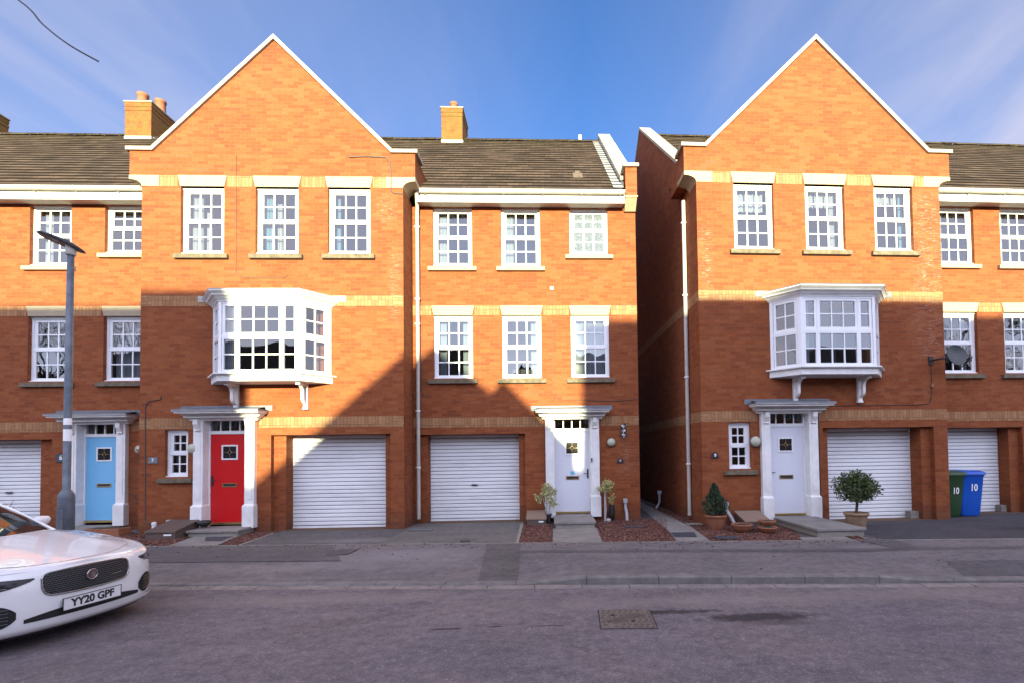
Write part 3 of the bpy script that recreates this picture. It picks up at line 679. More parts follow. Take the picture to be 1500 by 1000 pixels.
def garage(H, u0, u1, v, z0=.0, z1=2.1, handle=True, dirt=True):
    m = MB(); rows = []; z = z0 + .05; sl = .0875
    prof = [(0, .012), (.08, .004), (.25, 0), (.75, 0), (.92, .004), (1, .012)]
    while z < z1 + .1:
        for a, d_ in prof[:-1]: rows.append([(u0, v + d_, z + a*sl), (u1, v + d_, z + a*sl)])
        z += sl
    m.grid(rows, False); m.box(u0, u1, v - .012, v + .03, z0, z0 + .05)
    o = H.part(m, 'garage_door', m_garage)
    if handle:
        h = MB(); c_ = (u0 + u1)/2 - .02; h.box(c_ - .07, c_ + .07, v - .03, v - .002, .83, .865); sub(h, 'handle', m_dark, o)
    return o
def garage_mat():
    m = bpy.data.materials.new('white_roller_door'); N, L = nodes(m); p = N['Principled BSDF']
    tc = N.new('ShaderNodeTexCoord'); ob = tc.outputs['Object']
    a = noise_(N, L, ob, 1.6, 5, .65, sc=(.5, 1, 1.6)); sp = N.new('ShaderNodeSeparateXYZ'); L.new(ob, sp.inputs[0])
    md = M2(N, L, 'FRACT', M2(N, L, 'DIVIDE', M2(N, L, 'SUBTRACT', sp.outputs[2], .05), .0875))
    line = ramp(N, L, md, [(0, (.25, .25, .27)), (.10, (.34, .34, .37)), (.2, (1, 1, 1)), (.9, (.95, .95, .95)), (1, (.3, .3, .32))])
    col = ramp(N, L, a, [(.3, (.64, .64, .66)), (.6, (.78, .78, .79))])
    L.new(mixc(N, L, 1, col, line, 'MULTIPLY'), p.inputs['Base Color']); p.inputs['Roughness'].default_value = .45
    return m
m_garage = garage_mat()

def molding(mb, u0, u1, vwall, steps):
    """steps: list of (z, grow) - a cornice returning on three sides, grow = how far it stands out"""
    for (za, ga), (zb, gb) in zip(steps[:-1], steps[1:]):
        mb.tbox((u0 - ga, u1 + ga, vwall - ga, vwall + .0, za), (u0 - gb, u1 + gb, vwall - gb, vwall + .0, zb)) if abs(zb - za) > 1e-5 else None

def entrance(H, c, v, doormat, handle_side=1, mirror=False, wide=True, sticker=False, warm=True):
    """door with surround; c = centre of the door"""
    dv = v + .12
    # leaf
    d_ = MB(); d_.box(c - .405, c + .405, dv, dv + .05, .20, 2.10)
    door = H.part(d_, 'door', doormat, .004)
    fr_ = MB()
    for a, b in ((c - .455, c - .405), (c + .405, c + .455)): fr_.box(a, b, dv - .02, dv + .06, .17, 2.42)
    fr_.box(c - .405, c + .405, dv - .02, dv + .06, 2.10, 2.17); fr_.box(c - .405, c + .405, dv - .02, dv + .06, 2.385, 2.42)
    for i in range(1, 4):
        x = c - .405 + .81*i/4; fr_.box(x - .011, x + .011, dv - .005, dv + .03, 2.17, 2.385)
    sub(fr_, 'door_frame', m_white, door)
    tp = MB(); tp.quad((c - .405, dv + .02, 2.17), (c + .405, dv + .02, 2.17), (c + .405, dv + .02, 2.385), (c - .405, dv + .02, 2.385)); sub(tp, 'transom_pane', m_glass, door)
    th = MB(); th.box(c - .41, c + .41, dv - .035, dv + .02, .155, .2); sub(th, 'threshold', m_brass, door)
    vp = MB(); z0, z1 = 1.545, 1.865
    for q in ((c - .17, c + .17, z0 - .0, z0 + .03), (c - .17, c + .17, z1 - .03, z1), (c - .17, c - .14, z0 + .03, z1 - .03), (c + .14, c + .17, z0 + .03, z1 - .03)):
        vp.box(q[0], q[1], dv - .016, dv, q[2], q[3])
    vf = sub(vp, 'vision_panel', m_white, door)
    gp = MB(); gp.box(c - .14, c + .14, dv - .006, dv - .001, z0 + .03, z1 - .03)
    sub(gp, 'vision_glass', m_blackglass, door)
    ld = MB(); zc = (z0 + z1)/2; rr = .045
    pts = [(c - rr, zc), (c, zc + rr), (c + rr, zc), (c, zc - rr), (c - rr, zc)]
    ld.tube([(x, dv - .01, z) for x, z in pts], .004, 5)
    ld.tube([(c - .14, dv - .01, zc), (c - rr, dv - .01, zc)], .003, 5); ld.tube([(c + rr, dv - .01, zc), (c + .14, dv - .01, zc)], .003, 5)
    ld.tube([(c, dv - .01, zc + rr), (c, dv - .01, z1 - .03)], .003, 5); ld.tube([(c, dv - .01, zc - rr), (c, dv - .01, z0 + .03)], .003, 5)
    sub(ld, 'leaded_diamond', m_brass, door)
    lb = MB(); lb.box(c - .155, c + .155, dv - .012, dv, .955, .975); lb.box(c - .155, c + .155, dv - .012, dv, 1.025, 1.04); lb.box(c - .155, c - .135, dv - .012, dv, .975, 1.025); lb.box(c + .135, c + .155, dv - .012, dv, .975, 1.025)
    lbo = sub(lb, 'letterbox', m_brass, door); lf = MB(); lf.box(c - .134, c + .134, dv - .006, dv - .001, .976, 1.024); sub(lf, 'letterbox_flap', m_dark, door)
    hs = handle_side; hx = c + hs*.365; h = MB(); h.box(hx - .018, hx + .018, dv - .012, dv, .98, 1.2); h.tube([(hx, dv - .012, 1.10), (hx, dv - .045, 1.10), (hx - hs*.10, dv - .045, 1.10)], .008, 6); h.lathe_y([(.0, -.02), (.012, -.018), (.012, 0)], (hx, dv, 1.03), 10)
    sub(h, 'door_handle', m_dark, door)
    if sticker:
        s_ = MB(); s_.box(c - .045, c + .045, dv - .004, dv - .001, 1.07, 1.15); sub(s_, 'sticker', m_sticker, door)
    # pilasters
    for sg in (-1, 1):
        a, b = sorted((c + sg*.43, c + sg*.63)); m = MB()
        m.box(a, b, v - .10, v + .14, .58, 2.42)
        m.box(a + .045, b - .045, v - .108, v - .10, .70, 2.10)                           # raised panel
        m.box(a - .02, b + .02, v - .15, v + .14, .10, .56); m.tbox((a - .02, b + .02, v - .15, v + .14, .56), (a, b, v - .11, v + .14, .60))
        # console bracket
        k0, k1 = a + .05, b - .05
        m.box(k0, k1, v - .20, v - .10, 2.30, 2.40); m.tbox((k0, k1, v - .13, v - .10, 2.19), (k0, k1, v - .20, v - .10, 2.30)); m.box(k0 - .01, k1 + .01, v - .14, v - .10, 2.165, 2.195)
        H.part(m, 'pilaster', m_paint, .005)
    # canopy
    m = MB(); u0, u1 = c - .60, c + .60
    molding(m, u0, u1, v, [(2.38, .10), (2.42, .12), (2.44, .145)])
    m.box(u0 - .16, u1 + .16, v - .22, v, 2.44, 2.462)
    molding(m, u0, u1, v, [(2.462, .175), (2.49, .19), (2.51, .215), (2.522, .24)])
    m.box(u0 - .25, u1 + .25, v - .36, v, 2.522, 2.56); m.box(u0 - .27, u1 + .27, v - .40, v, 2.56, 2.578)
    cn = H.part(m, 'canopy', m_paint)
    l = MB(); l.tbox((u0 - .28, u1 + .28, v - .415, v, 2.578), (u0 - .28, u1 + .28, v - .41, v, 2.60))
    l.add([(u0 - .28, v - .41, 2.60), (u1 + .28, v - .41, 2.60), (u1 + .20, v - .004, 2.67), (u0 - .20, v - .004, 2.67)], [(0, 1, 2, 3)])
    l.box(u0 - .36, u1 + .36, v - .012, v - .001, 2.585, 2.70)
    sub(l, 'lead_roof', m_lead, cn)
    return door
m_blackglass = simple('dark_glass', (.02, .018, .02), .08, spec=.8)

def bay(H, c, v, light_right=True, curtain=True):
    """canted oriel on brackets, front half width .815, wall half width 1.25, 0.5 deep"""
    q, fw, ww = .5, .815, 1.245; Z0, Z1 = 3.335, 4.80
    f = MB(); pn = MB()
    def light(P, U, Nn, a0, a1, z0, z1, cols, rows, st, off):
        f.obox(P, U, Nn, a0, a0 + st, off, off + .05, z0, z1); f.obox(P, U, Nn, a1 - st, a1, off, off + .05, z0, z1)
        f.obox(P, U, Nn, a0 + st, a1 - st, off, off + .05, z1 - st, z1); f.obox(P, U, Nn, a0 + st, a1 - st, off, off + .05, z0, z0 + st)
        A, B, C_, E_ = a0 + st, a1 - st, z0 + st, z1 - st
        for i in range(1, cols):
            x = A + (B - A)*i/cols; f.obox(P, U, Nn, x - .013, x + .013, off + .008, off + .04, C_, E_)
        for j in range(1, rows):
            z = C_ + (E_ - C_)*j/rows
            for i in range(cols):
                f.obox(P, U, Nn, A + (B - A)*i/cols + (.013 if i else 0), A + (B - A)*(i + 1)/cols - (.013 if i < cols - 1 else 0), off + .008, off + .04, z - .013, z + .013)
        o_ = off + .024
        pn.add([(P[0] + U[0]*a + Nn[0]*o_, P[1] + U[1]*a + Nn[1]*o_, z) for a, z in ((A, C_), (B, C_), (B, E_), (A, E_))], [(0, 1, 2, 3)])
    zm = 4.085
    # corner posts
    def face(P, Q, splits, corner=.055):
        P, Q = Vector(P), Vector(Q); U = (Q - P); l = U.length; U.normalize(); Nn = Vector((-U.y, U.x))
        if Nn.y < 0: Nn = -Nn
        f.obox(P, U, Nn, 0, corner, -.004, .08, Z0, Z1); f.obox(P, U, Nn, l - corner, l, -.004, .08, Z0, Z1)
        f.obox(P, U, Nn, corner, l - corner, .0, .07, Z1 - .035, Z1); f.obox(P, U, Nn, corner, l - corner, .0, .07, Z0, Z0 + .03)
        f.obox(P, U, Nn, corner, l - corner, .002, .07, zm - .025, zm + .02)
        w = l - 2*corner; x = corner
        for fr_, cols in splits:
            x2 = x + w*fr_
            light(P, U, Nn, x + .008, x2 - .008, zm + .02, Z1 - .035, cols, 2, .055, .012); light(P, U, Nn, x + .008, x2 - .008, Z0 + .03, zm - .025, cols, 2, .036, .004)
            if x2 < l - corner - .01: f.obox(P, U, Nn, x2 - .014, x2 + .014, .0, .07, Z0 + .03, Z1 - .035)
            x = x2
    face((c - fw, v - q), (c + fw, v - q), [(.205, 1), (.59, 3), (.205, 1)])
    face((c + fw, v - q), (c + ww, v), [(1, 2)], .07); face((c - ww, v), (c - fw, v - q), [(1, 2)], .07)
    b = H.part(f, 'bay_window', m_white); sub(pn, 'pane', m_glass, b)
    def ring(mb, g0, z0, g1, z1, vin=0):
        def pl(g_): return [(c - ww - g_*1.15, v), (c - fw - g_*.45, v - q - g_), (c + fw + g_*.45, v - q - g_), (c + ww + g_*1.15, v)]
        A, B = pl(g0), pl(g1); n = 4
        vs = [(p_[0], p_[1], z0) for p_ in A] + [(p_[0], p_[1], z1) for p_ in B]
        mb.add(vs, [(0, 1, 2, 3)[::-1], (4, 5, 6, 7)] + [(i, (i + 1) % 4, (i + 1) % 4 + 4, i + 4) for i in range(4)])
    bb = MB(); ring(bb, .015, 3.155, .03, 3.165); ring(bb, .03, 3.165, .03, 3.29); ring(bb, .03, 3.29, .09, 3.30); ring(bb, .10, 3.30, .10, 3.325); ring(bb, .02, 3.325, .02, 3.335)
    sub(bb, 'base_board', m_paint, b)
    cn = MB(); ring(cn, .02, Z1, .02, Z1 + .02); ring(cn, .03, 4.82, .05, 4.85); ring(cn, .065, 4.85, .075, 4.87); ring(cn, .075, 4.87, .12, 4.90); ring(cn, .135, 4.90, .14, 4.925); ring(cn, .14, 4.925, .19, 4.965); ring(cn, .20, 4.965, .20, 4.995)
    sub(cn, 'cornice', m_paint, b)
    lr = MB(); ring(lr, .21, 4.995, .205, 5.01); ring(lr, .205, 5.01, -.05, 5.055)
    lr.box(c - 1.56, c + 1.56, v - .014, v - .002, 4.93, 5.06)
    sub(lr, 'lead_roof', m_leadp if light_right else m_lead, b)
    for sx in (-1, 1):
        k_ = MB(); x = c + sx*.73; w = .045
        k_.box(x - w, x + w, v - .07, v - .001, 2.62, 3.155); k_.box(x - w, x + w, v - .40, v - .07, 3.095, 3.155)
        k_.box(x - w - .01, x + w + .01, v - .085, v - .001, 2.60, 2.64)
        pts = []; n = 10
        for i in range(n + 1):
            t = i/n; yy = -.06 - .30*t - .05*math.sin(t*PI*2); zz = 2.70 + .40*t - .03*math.sin(t*PI*2); pts.append((yy, zz))
        for (ya, za), (yb, zb) in zip(pts[:-1], pts[1:]):
            k_.add([(x - w*.7, v + ya, za), (x + w*.7, v + ya, za), (x + w*.7, v + yb, zb), (x - w*.7, v + yb, zb), (x - w*.7, v + ya + .05, za - .06 + .06), (x + w*.7, v + ya + .05, za), (x + w*.7, v + yb + .07, zb), (x - w*.7, v + yb + .07, zb)],
                   [(0, 1, 2, 3), (4, 7, 6, 5), (0, 3, 7, 4), (1, 5, 6, 2)])
        sub(k_, 'bracket', m_paint, b, .004)
    if curtain:
        cm = MB(); rows = []
        for zz in (3.36, 4.75): rows.append([(c - .78 + .2*i/14, v - .38 + .02*math.sin(i*1.8), zz) for i in range(15)])
        cm.grid(rows); sub(cm, 'curtain', m_curt, b)
        so = MB(); so.box(c - .30, c + .62, v + .05, v + .25, 3.34, 3.52); sub(so, 'sofa_back', m_curt, b, .05)
    return b

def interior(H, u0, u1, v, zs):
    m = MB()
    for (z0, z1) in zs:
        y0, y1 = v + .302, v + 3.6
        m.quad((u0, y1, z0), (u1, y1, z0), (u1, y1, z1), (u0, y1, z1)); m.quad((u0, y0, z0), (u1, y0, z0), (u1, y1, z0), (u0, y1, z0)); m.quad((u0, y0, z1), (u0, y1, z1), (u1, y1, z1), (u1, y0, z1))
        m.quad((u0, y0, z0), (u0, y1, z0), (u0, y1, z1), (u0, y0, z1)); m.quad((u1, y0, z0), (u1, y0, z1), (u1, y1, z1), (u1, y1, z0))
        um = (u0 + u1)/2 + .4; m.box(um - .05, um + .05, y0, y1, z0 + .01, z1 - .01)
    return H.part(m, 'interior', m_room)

def cable(H, pts, r=.008, mat=None):
    return H.part(MB().tube(pts, r, 6), 'cable', mat or m_dark)

def chimney(H, u0, u1, v0, v1, z0, z1, pots, potr=.12, poth=.38):
    m = MB(); m.box(u0, u1, v0, v1, z0, z1 - .30); m.box(u0 - .012, u1 + .012, v0 - .012, v1 + .012, z1 - .30, z1 - .22); m.box(u0, u1, v0, v1, z1 - .22, z1 - .17); m.box(u0 - .012, u1 + .012, v0 - .012, v1 + .012, z1 - .17, z1 - .03)
    o = H.part(m, 'chimney', m_chim)
    cp = MB(); cp.box(u0 - .035, u1 + .035, v0 - .035, v1 + .035, z1 - .03, z1 + .005); sub(cp, 'chimney_cap', m_coping, o)
    fl = MB(); fl.box(u0 - .012, u1 + .012, v0 - .012, v0 + .1, RZ - .5, RZ - .26); fl.prism_x([(v0 + .1, RZ - .45), (v0 + .5, RZ - .1), (v0 + .5, RZ + .03), (v0 + .1, RZ - .22)], u0 - .012, u1 + .012); sub(fl, 'flashing', m_leadp, o)
    for (u, v) in pots:
        sub(MB().lathe([(0, 0), (potr*1.15, 0), (potr, .06), (potr*.92, poth*.8), (potr*1.08, poth*.84), (potr*1.08, poth), (potr*.8, poth), (potr*.8, poth - .15)], (u, v, z1 + .02), 20), 'chimney_pot', m_terra, o)
    return o

def gable_house(t, e0, e1, label, mat, bayc, doorc, gar, salt=None, win=(), smallwin=None, sidewall=False, cables=(), mirror=False, reg=None):
    """house with a projecting front gable: wall e0..e1 at v=0"""
    H = House(t, (e0 + e1)/2, 0, label)
    gL, gR, gd, gj = gar          # garage opening, door plane, inner jambs
    holes = [(w0, w1, 6.0, 7.47, .16) for w0, w1 in win]
    holes += [(bayc - .95, bayc + .95, 3.36, 4.78, .3)]
    holes += [(doorc - .46, doorc + .46, .0, 2.42, .18)]
    holes += [(gL, gR, 0.0, 2.06, .46)]
    if smallwin: holes += [(smallwin[0], smallwin[1], 1.19, 2.20, .16)]
    m = MB(); wall(m, e0, e1, -.05, 7.46, [h if h[3] < 7.46 else (h[0], h[1], h[2], 7.46, h[4]) for h in holes], 0)
    # returns
    for e, sg in ((e0, -1), (e1, 1)):
        if sidewall and sg == sidewall: continue
        m.quad((e, 0, -.05), (e, VR + .02, -.05), (e, VR + .02, 7.46), (e, 0, 7.46))
    # inner jambs of the garage
    jl, jr = gj
    if jl > gL: m.box(gL, jl, .12, .46, 0, 2.06)
    if jr < gR: m.box(jr, gR, .12, .46, 0, 2.06)
    # widened top and gable
    W0, W1 = e0 - .265, e1 + .265; ap = ((e0 + e1)/2 - .005, 10.74)
    sl0, sl1 = e0 + .23, e1 - .25
    m.prism_y([(W0, 7.70), (W1, 7.70), (W1, 8.235), (sl1, 8.235), ap, (sl0, 8.235), (W0, 8.235)], 0, .33)
    m.box(e0, e1, .0, .33, 7.46, 7.70)
    for a, b in ((W0, W0 + .25), (W1 - .25, W1)): m.box(a, b, .332, 1.1, 7.62, 8.22)
    wl = H.part(m, 'wall', mat)
    # stone band ends with concave underside
    for sg, a in ((-1, e0), (1, e1)):
        pts = [(a - sg*.36, 7.462), (a, 7.462)]
        for i in range(9):
            th = PI/2*i/8; pts.append((a + sg*.268*(1 - math.cos(th)), 7.462 + .15*math.sin(th)))
        pts += [(a + sg*.268, 7.70), (a - sg*.36, 7.70)]
        s_ = MB().prism_y(pts, -.012, VR - .25); H.part(s_, 'corbel_stone', m_stone)
    # soldier band between lintels
    lw = [(w0 - .06, w1 + .06) for w0, w1 in win]
    courses(H, e0 + .34, e1 - .34, 0, 7.46, 7.70, left=False, right=False, holes=lw)
    for w0, w1 in lw: lintel(H, w0, w1, 7.462, 7.705, -.004)
    courses(H, e0, e1, 0, 4.845, 5.07); courses(H, e0, e1, 0, 2.22, 2.445, holes=[(doorc - .68, doorc + .68)])
    # coping
    cp = MB(); yy0, yy1 = -.05, .38; T = .075
    def seg(p, q, ya=yy0, yb=yy1):
        (x0, z0), (x1, z1) = p, q; d_ = Vector((x1 - x0, z1 - z0)).normalized(); nn = Vector((-d_.y, d_.x))
        if nn.y < 0: nn = -nn
        cp.prism_y([(x0, z0), (x1, z1), (x1 + nn.x*T, z1 + nn.y*T), (x0 + nn.x*T, z0 + nn.y*T)], ya, yb)
    top = (ap[0], ap[1] + .012)
    kz = 8.238
    for sg, sl, Wx in ((-1, sl0, W0), (1, sl1, W1)):
        # mitred slope
        d_ = Vector((top[0] - sl, top[1] - kz)).normalized(); nn = Vector((-d_.y, d_.x)); nn = nn if nn.y > 0 else -nn
        lo = (sl + nn.x*T, kz + nn.y*T)
        apx = (top[0], top[1] + T/abs(d_.x)*1.0)
        jx = (sl + sg*.0, kz)
        # joint with level piece
        k2 = T*math.tan(math.atan2(abs(d_.y), abs(d_.x))/2)
        jt = (sl + sg*k2, kz + T)
        cp.prism_y([jx, top, apx, jt], yy0, yy1)
        cp.prism_y([jx, jt, (Wx + sg*.06, kz + T), (Wx + sg*.06, kz)], yy0, .5)
    H.part(cp, 'coping', m_coping)
    # gable roof behind
    gr = MB(); za = 10.66
    for sg in (-1, 1):
        ue = ap[0] + sg*2.95; ze = za - 2.95*.86
        gr.quad((ap[0], .3, za), (ue, .3, ze), (ue, 1.7, ze), (ap[0], 4.2, za))
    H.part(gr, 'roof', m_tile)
    main = main_roof(H, e0 - .0, e1 + .0)
    # windows
    for i, (w0, w1) in enumerate(win):
        cs = reg[i] if reg else None
        sash_window(H, t, w0 + .005, w1 - .005, 6.0, 7.46, 0, sillm=m_sill, curtain=cs)
    if smallwin:
        o = sash_window(H, t, smallwin[0], smallwin[1], 1.195, 2.195, 0, cols=2, sillm=m_sill, sill=(.10, .07), sill_u=.12)
    bay(H, bayc, 0, light_right=not mirror)
    garage(H, jl, jr, gd - .02, handle=False)
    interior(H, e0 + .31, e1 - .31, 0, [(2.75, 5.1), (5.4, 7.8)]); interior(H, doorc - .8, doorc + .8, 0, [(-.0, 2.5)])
    if sidewall:
        e = e0 if sidewall < 0 else e1
        sw = MB(); B_ = RV + 4.8
        sw.add([(e, 0, -.05), (e, B_, -.05), (e, B_, 8.1), (e, RV, 12.19), (e, 1.0, 8.32), (e, .33, 8.15), (e, .33, 7.46), (e, 0, 7.46)], [(0, 1, 2, 3, 4, 5, 6, 7)])
        sw.add([(e + .32, 1.0, 7.6), (e + .32, B_, 7.6), (e + .32, B_, 8.1), (e + .32, RV, 12.19), (e + .32, 1.0, 8.32)], [(0, 1, 2, 3, 4)])
        H.part(sw, 'side_wall', mat)
        for z0, z1 in ((4.845, 5.07), (2.22, 2.445)):
            c1 = MB(); c1.box(e - .004, e + .05, .228, B_, z0, z1); H.part(c1, 'string_course', m_buff)
            c2 = MB(); c2.box(e - .0045, e + .0, .0, .226, z0, z1); H.part(c2, 'string_course', m_buffh)
        c3 = MB(); sv = (12.19 - 8.32)/(RV - 1.0)
        c3.prism_x([(.55, 7.94), (RV, 7.94 + sv*(RV - .55)), (RV, 8.03 + sv*(RV - .55)), (.55, 8.03)], e - .03, e + .34)
        c3.prism_x([(RV, 12.19), (B_, 8.1), (B_, 8.2), (RV, 12.28)], e - .03, e + .34)
        H.part(c3, 'parapet_coping', m_coping)
    return H

def plain_house(t, e0, e1, label, mat, wins_u, wins_l, doorc, gar, doormat, handle=1, group=None, simple_=False, sticker=False, hasleft=True, frost=False):
    """recessed house at v=VR. wins: (u0,u1,z0)"""
    H = House(t, (e0 + e1)/2, VR, label, group); v = VR
    gL, gR, jl, jr = gar
    holes = [(a, b, z0, 7.42, .16) for a, b, z0 in wins_u] + [(a, b, 3.37, 4.845, .16) for a, b in wins_l] + [(doorc - .46, doorc + .46, 0, 2.42, .18), (gL, gR, 0, 2.06, .46)]
    m = MB(); wall(m, e0, e1, -.05, 7.42, holes, v)
    m.box(gL, jl, v + .12, v + .46, 0, 2.06); m.box(jr, gR, v + .12, v + .46, 0, 2.06)
    H.part(m, 'wall', mat)
    for i, (a, b, z0) in enumerate(wins_u):
        short = z0 > 6.1
        sash_window(H, t, a + .003, b - .003, z0, 7.42, v, mat_pane=m_frost if (short and frost) else m_glass, sillm=m_cream, split=.535 if short else .5,
                    curtain=None if short else [(a + .1, a + .28, z0, 7.4, m_curt)])
    for i, (a, b) in enumerate(wins_l):
        lintel(H, a - .045, b + .045, 4.842, 5.072, v - .004)
        cu = [(a + .1, a + .26, 3.4, 4.8, m_curt), (b - .26, b - .1, 3.4, 4.8, m_curt)] if i == 0 else ([(a + .08, b - .08, 3.4, 4.8, m_net)] if (i == 2 and not simple_) else [(b - .25, b - .1, 3.4, 4.8, m_curt)])
        sash_window(H, t, a + .003, b - .003, 3.37, 4.84, v, sillm=m_sill, curtain=cu)
    lw = [(a - .05, b + .05) for a, b in wins_l]
    courses(H, e0, e1, v, 4.845, 5.07, holes=lw, left=hasleft); courses(H, e0, e1, v, 2.22, 2.445, holes=[(doorc - .68, doorc + .68)], left=hasleft)
    entrance(H, doorc, v, doormat, handle, sticker=sticker)
    garage(H, jl, jr, v + .42)
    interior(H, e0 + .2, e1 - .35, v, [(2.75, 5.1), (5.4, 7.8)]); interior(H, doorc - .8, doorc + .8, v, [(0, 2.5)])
    return H

# ------------------------------------------------------------------ the houses
# left terrace: house behind the lamp post (blue door)
wu6 = [(-13.42, -12.52, 6.02), (-11.76, -10.85, 6.02), (-10.11, -9.20, 6.31)]
H6 = plain_house(1, -14.25, -8.70, 'brick terraced house with light blue front door, behind the grey lamp post', m_brick, wu6, [(a, b) for a, b, _ in wu6], -10.155, (-13.77, -11.20, -13.45, -11.55), m_blue, 1)
main_roof(H6, -14.25, -8.70); eaves(H6, -14.25, -8.72)
chimney(H6, -13.22, -12.42, VR + 4.35, VR + 5.35, 11.4, 12.90, [(-12.95, VR + 4.75), (-12.68, VR + 5.0)], .15, .42) if False else None
# neighbour outside the frame on the left
wu5 = [(-18.9, -18.0, 6.31), (-17.3, -16.4, 6.02), (-15.6, -14.7, 6.02)]
H5 = plain_house(1, -19.6, -14.26, 'brick terraced house at the far left, only its roof and chimney in sight', m_brick, wu5, [(a, b) for a, b, _ in wu5], -18.4, (-17.3, -14.75, -17.0, -15.05), m_dwhite, 1, simple_=True)
main_roof(H5, -24, -14.26); eaves(H5, -19.6, -14.26)
chimney(H5, -18.55, -17.8, VR + 4.5, VR + 5.4, 11.2, 12.9, [(-18.2, VR + 4.9)])

# left gabled house (red door)
wins7 = [(-7.885, -6.975), (-6.305, -5.395), (-4.76, -3.85)]
reg7 = [[(-7.82, -7.55, 6.0, 7.45, m_curt), (-7.50, -7.38, 6.0, 7.0, m_net)], [(-6.25, -6.02, 6.0, 7.45, m_curtb), (-5.98, -5.86, 6.0, 7.2, m_net)], [(-4.70, -4.58, 6.0, 7.45, m_curtb), (-3.98, -3.9, 6.0, 7.4, m_net)]]
H7 = gable_house(1, -8.70, -3.135, 'gabled brick house with red front door and white oriel bay window', m_brick7, -5.94, -6.89, (-5.96, -3.43, .44, (-5.70, -3.57)), win=wins7, smallwin=(-8.17, -7.69), reg=reg7)
entrance(H7, -6.89, 0, m_red, -1)
cable(H7, [(-6.72, -.012, 8.16), (-6.715, -.012, 7.0), (-6.71, -.012, 5.56), (-6.55, -.012, 5.46), (-5.7, -.012, 5.46), (-5.6, -.012, 5.52)], .005, m_meter)
cable(H7, [(-4.30, -.012, 8.14), (-3.9, -.012, 8.16), (-3.50, -.012, 8.14), (-3.42, -.012, 8.05), (-3.39, -.012, 7.75), (-3.39, -.02, 7.40), (-3.33, -.012, 7.34), (-3.14, -.012, 7.33)], .014, m_meter)
cable(H7, [(-8.25, -.012, 2.92), (-8.26, -.012, 2.85), (-8.50, -.012, 2.82), (-8.58, -.012, 2.72), (-8.56, -.012, .30), (-8.5, -.012, .22), (-8.4, -.012, .2)], .009, m_meter)
chimney(H7, -13.22, -12.42, VR + 4.35, VR + 5.35, 11.4, 12.90, [(-12.95, VR + 4.75), (-12.68, VR + 5.0)], .15, .42) if False else None
# rain pipe on the return
def downpipe(H, pts, clips, r=.04):
    o = H.part(MB().tube(pts, r, 12), 'downpipe', m_gutter)
    c_ = MB()
    for (x, y, z) in clips: c_.lathe([(r + .006, -.02), (r + .012, -.012), (r + .012, .012), (r + .006, .02)], (x, y, z), 12); c_.box(x - .065, x - .03, y - .012, y + .012, z - .01, z + .01)
    sub(c_, 'pipe_clip', m_white, o); return o
px_ = -3.135 + .14
H8lab = 'brick house with plain white front door and parapet end beside the alley'
wu8 = [(-2.66, -1.75, 6.02), (-1.06, -.14, 6.02), (.57, 1.48, 6.31)]
H8 = plain_house(1, -3.135, 2.15, H8lab, m_brick8, wu8, [(a, b) for a, b, _ in wu8], .56, (-3.10, -.55, -2.84, -.70), m_dwhite, 1, sticker=True, hasleft=False, frost=True)
main_roof(H8, -3.135, 1.80); eaves(H8, -2.96, 1.86)
downpipe(H8, [(-2.94, VR - .37, 7.62), (-2.94, VR - .37, 7.52), (-2.99, VR - .12, 7.36), (px_, VR - .11, 7.2), (px_, VR - .11, .12)], [(px_, VR - .11, z) for z in (6.9, 5.2, 4.62, 2.6, 1.3)], .042)
cable(H8, [(.121, VR - .01, 5.48), (.141, VR - .01, 3.2), (.16, VR - .01, 2.92), (.30, VR - .01, 2.84), (.9, VR - .01, 2.83), (1.5, VR - .01, 2.80), (2.13, VR - .01, 2.84)], .006, m_meter)
cable(H8, [(-2.92, VR - .01, 5.56), (-2.92, VR - .01, 3.05), (-2.86, VR - .01, 2.95), (-2.72, VR - .01, 2.92)], .006, m_meter)
jb = MB(); jb.box(.085, .165, VR - .035, VR, 5.44, 5.51); H8.part(jb, 'junction_box', m_white, .006)
# chimneys on the ridge
chimney(H8, -3.33, -2.66, VR + 4.35, VR + 5.4, 11.2, 12.82, [(-2.99, VR + 4.7)], .125, .34)
chimney(H6, -13.22, -12.42, VR + 4.35, VR + 5.35, 11.2, 12.86, [(-12.95, VR + 4.7), (-12.62, VR + 5.0)], .15, .45)
# parapet end of house 8
pw = MB(); B_ = RV + 4.8; sl = (RZ - EZ)/(RV - EV)
pw.add([(1.84, VR + .3, 7.5), (1.84, B_, 7.5), (1.84, B_, 8.0), (1.84, RV, 12.19), (1.84, VR + .1, 8.2), (1.84, VR + .1, 7.5)], [(0, 1, 2, 3, 4, 5)])
pw.add([(2.15, VR, -.05), (2.15, B_, -.05), (2.15, B_, 8.0), (2.15, RV, 12.19), (2.15, VR + .1, 8.2), (2.15, VR, 7.42)], [(0, 1, 2, 3, 4, 5)])
H8.part(pw, 'side_wall', m_brick8)
kn = MB(); kn.box(1.88, 2.15, VR - .30, VR + .15, 7.56, 8.25); H8.part(kn, 'kneeler_wall', m_brick8)
ks = MB(); ks.tbox((1.88, 2.15, VR - .06, VR, 7.31), (1.88, 2.15, VR - .30, VR, 7.54)); ks.box(1.865, 2.165, VR - .32, VR + .1, 7.54, 7.575); H8.part(ks, 'kneeler_stone', m_cream, .006)
pc = MB(); s1 = (12.19 - 8.2)/(RV - VR - .1)
pc.prism_x([(VR - .02, 8.10), (RV, 12.19), (RV, 12.285), (VR - .02, 8.20)], 1.80, 2.19); pc.prism_x([(RV, 12.19), (B_, 8.0), (B_, 8.1), (RV, 12.285)], 1.80, 2.19)
H8.part(pc, 'parapet_coping', m_copold, .01)
kc = MB(); kc.box(1.82, 2.20, VR - .36, VR + .12, 8.25, 8.335); H8.part(kc, 'kneeler_cap', m_coping, .015)
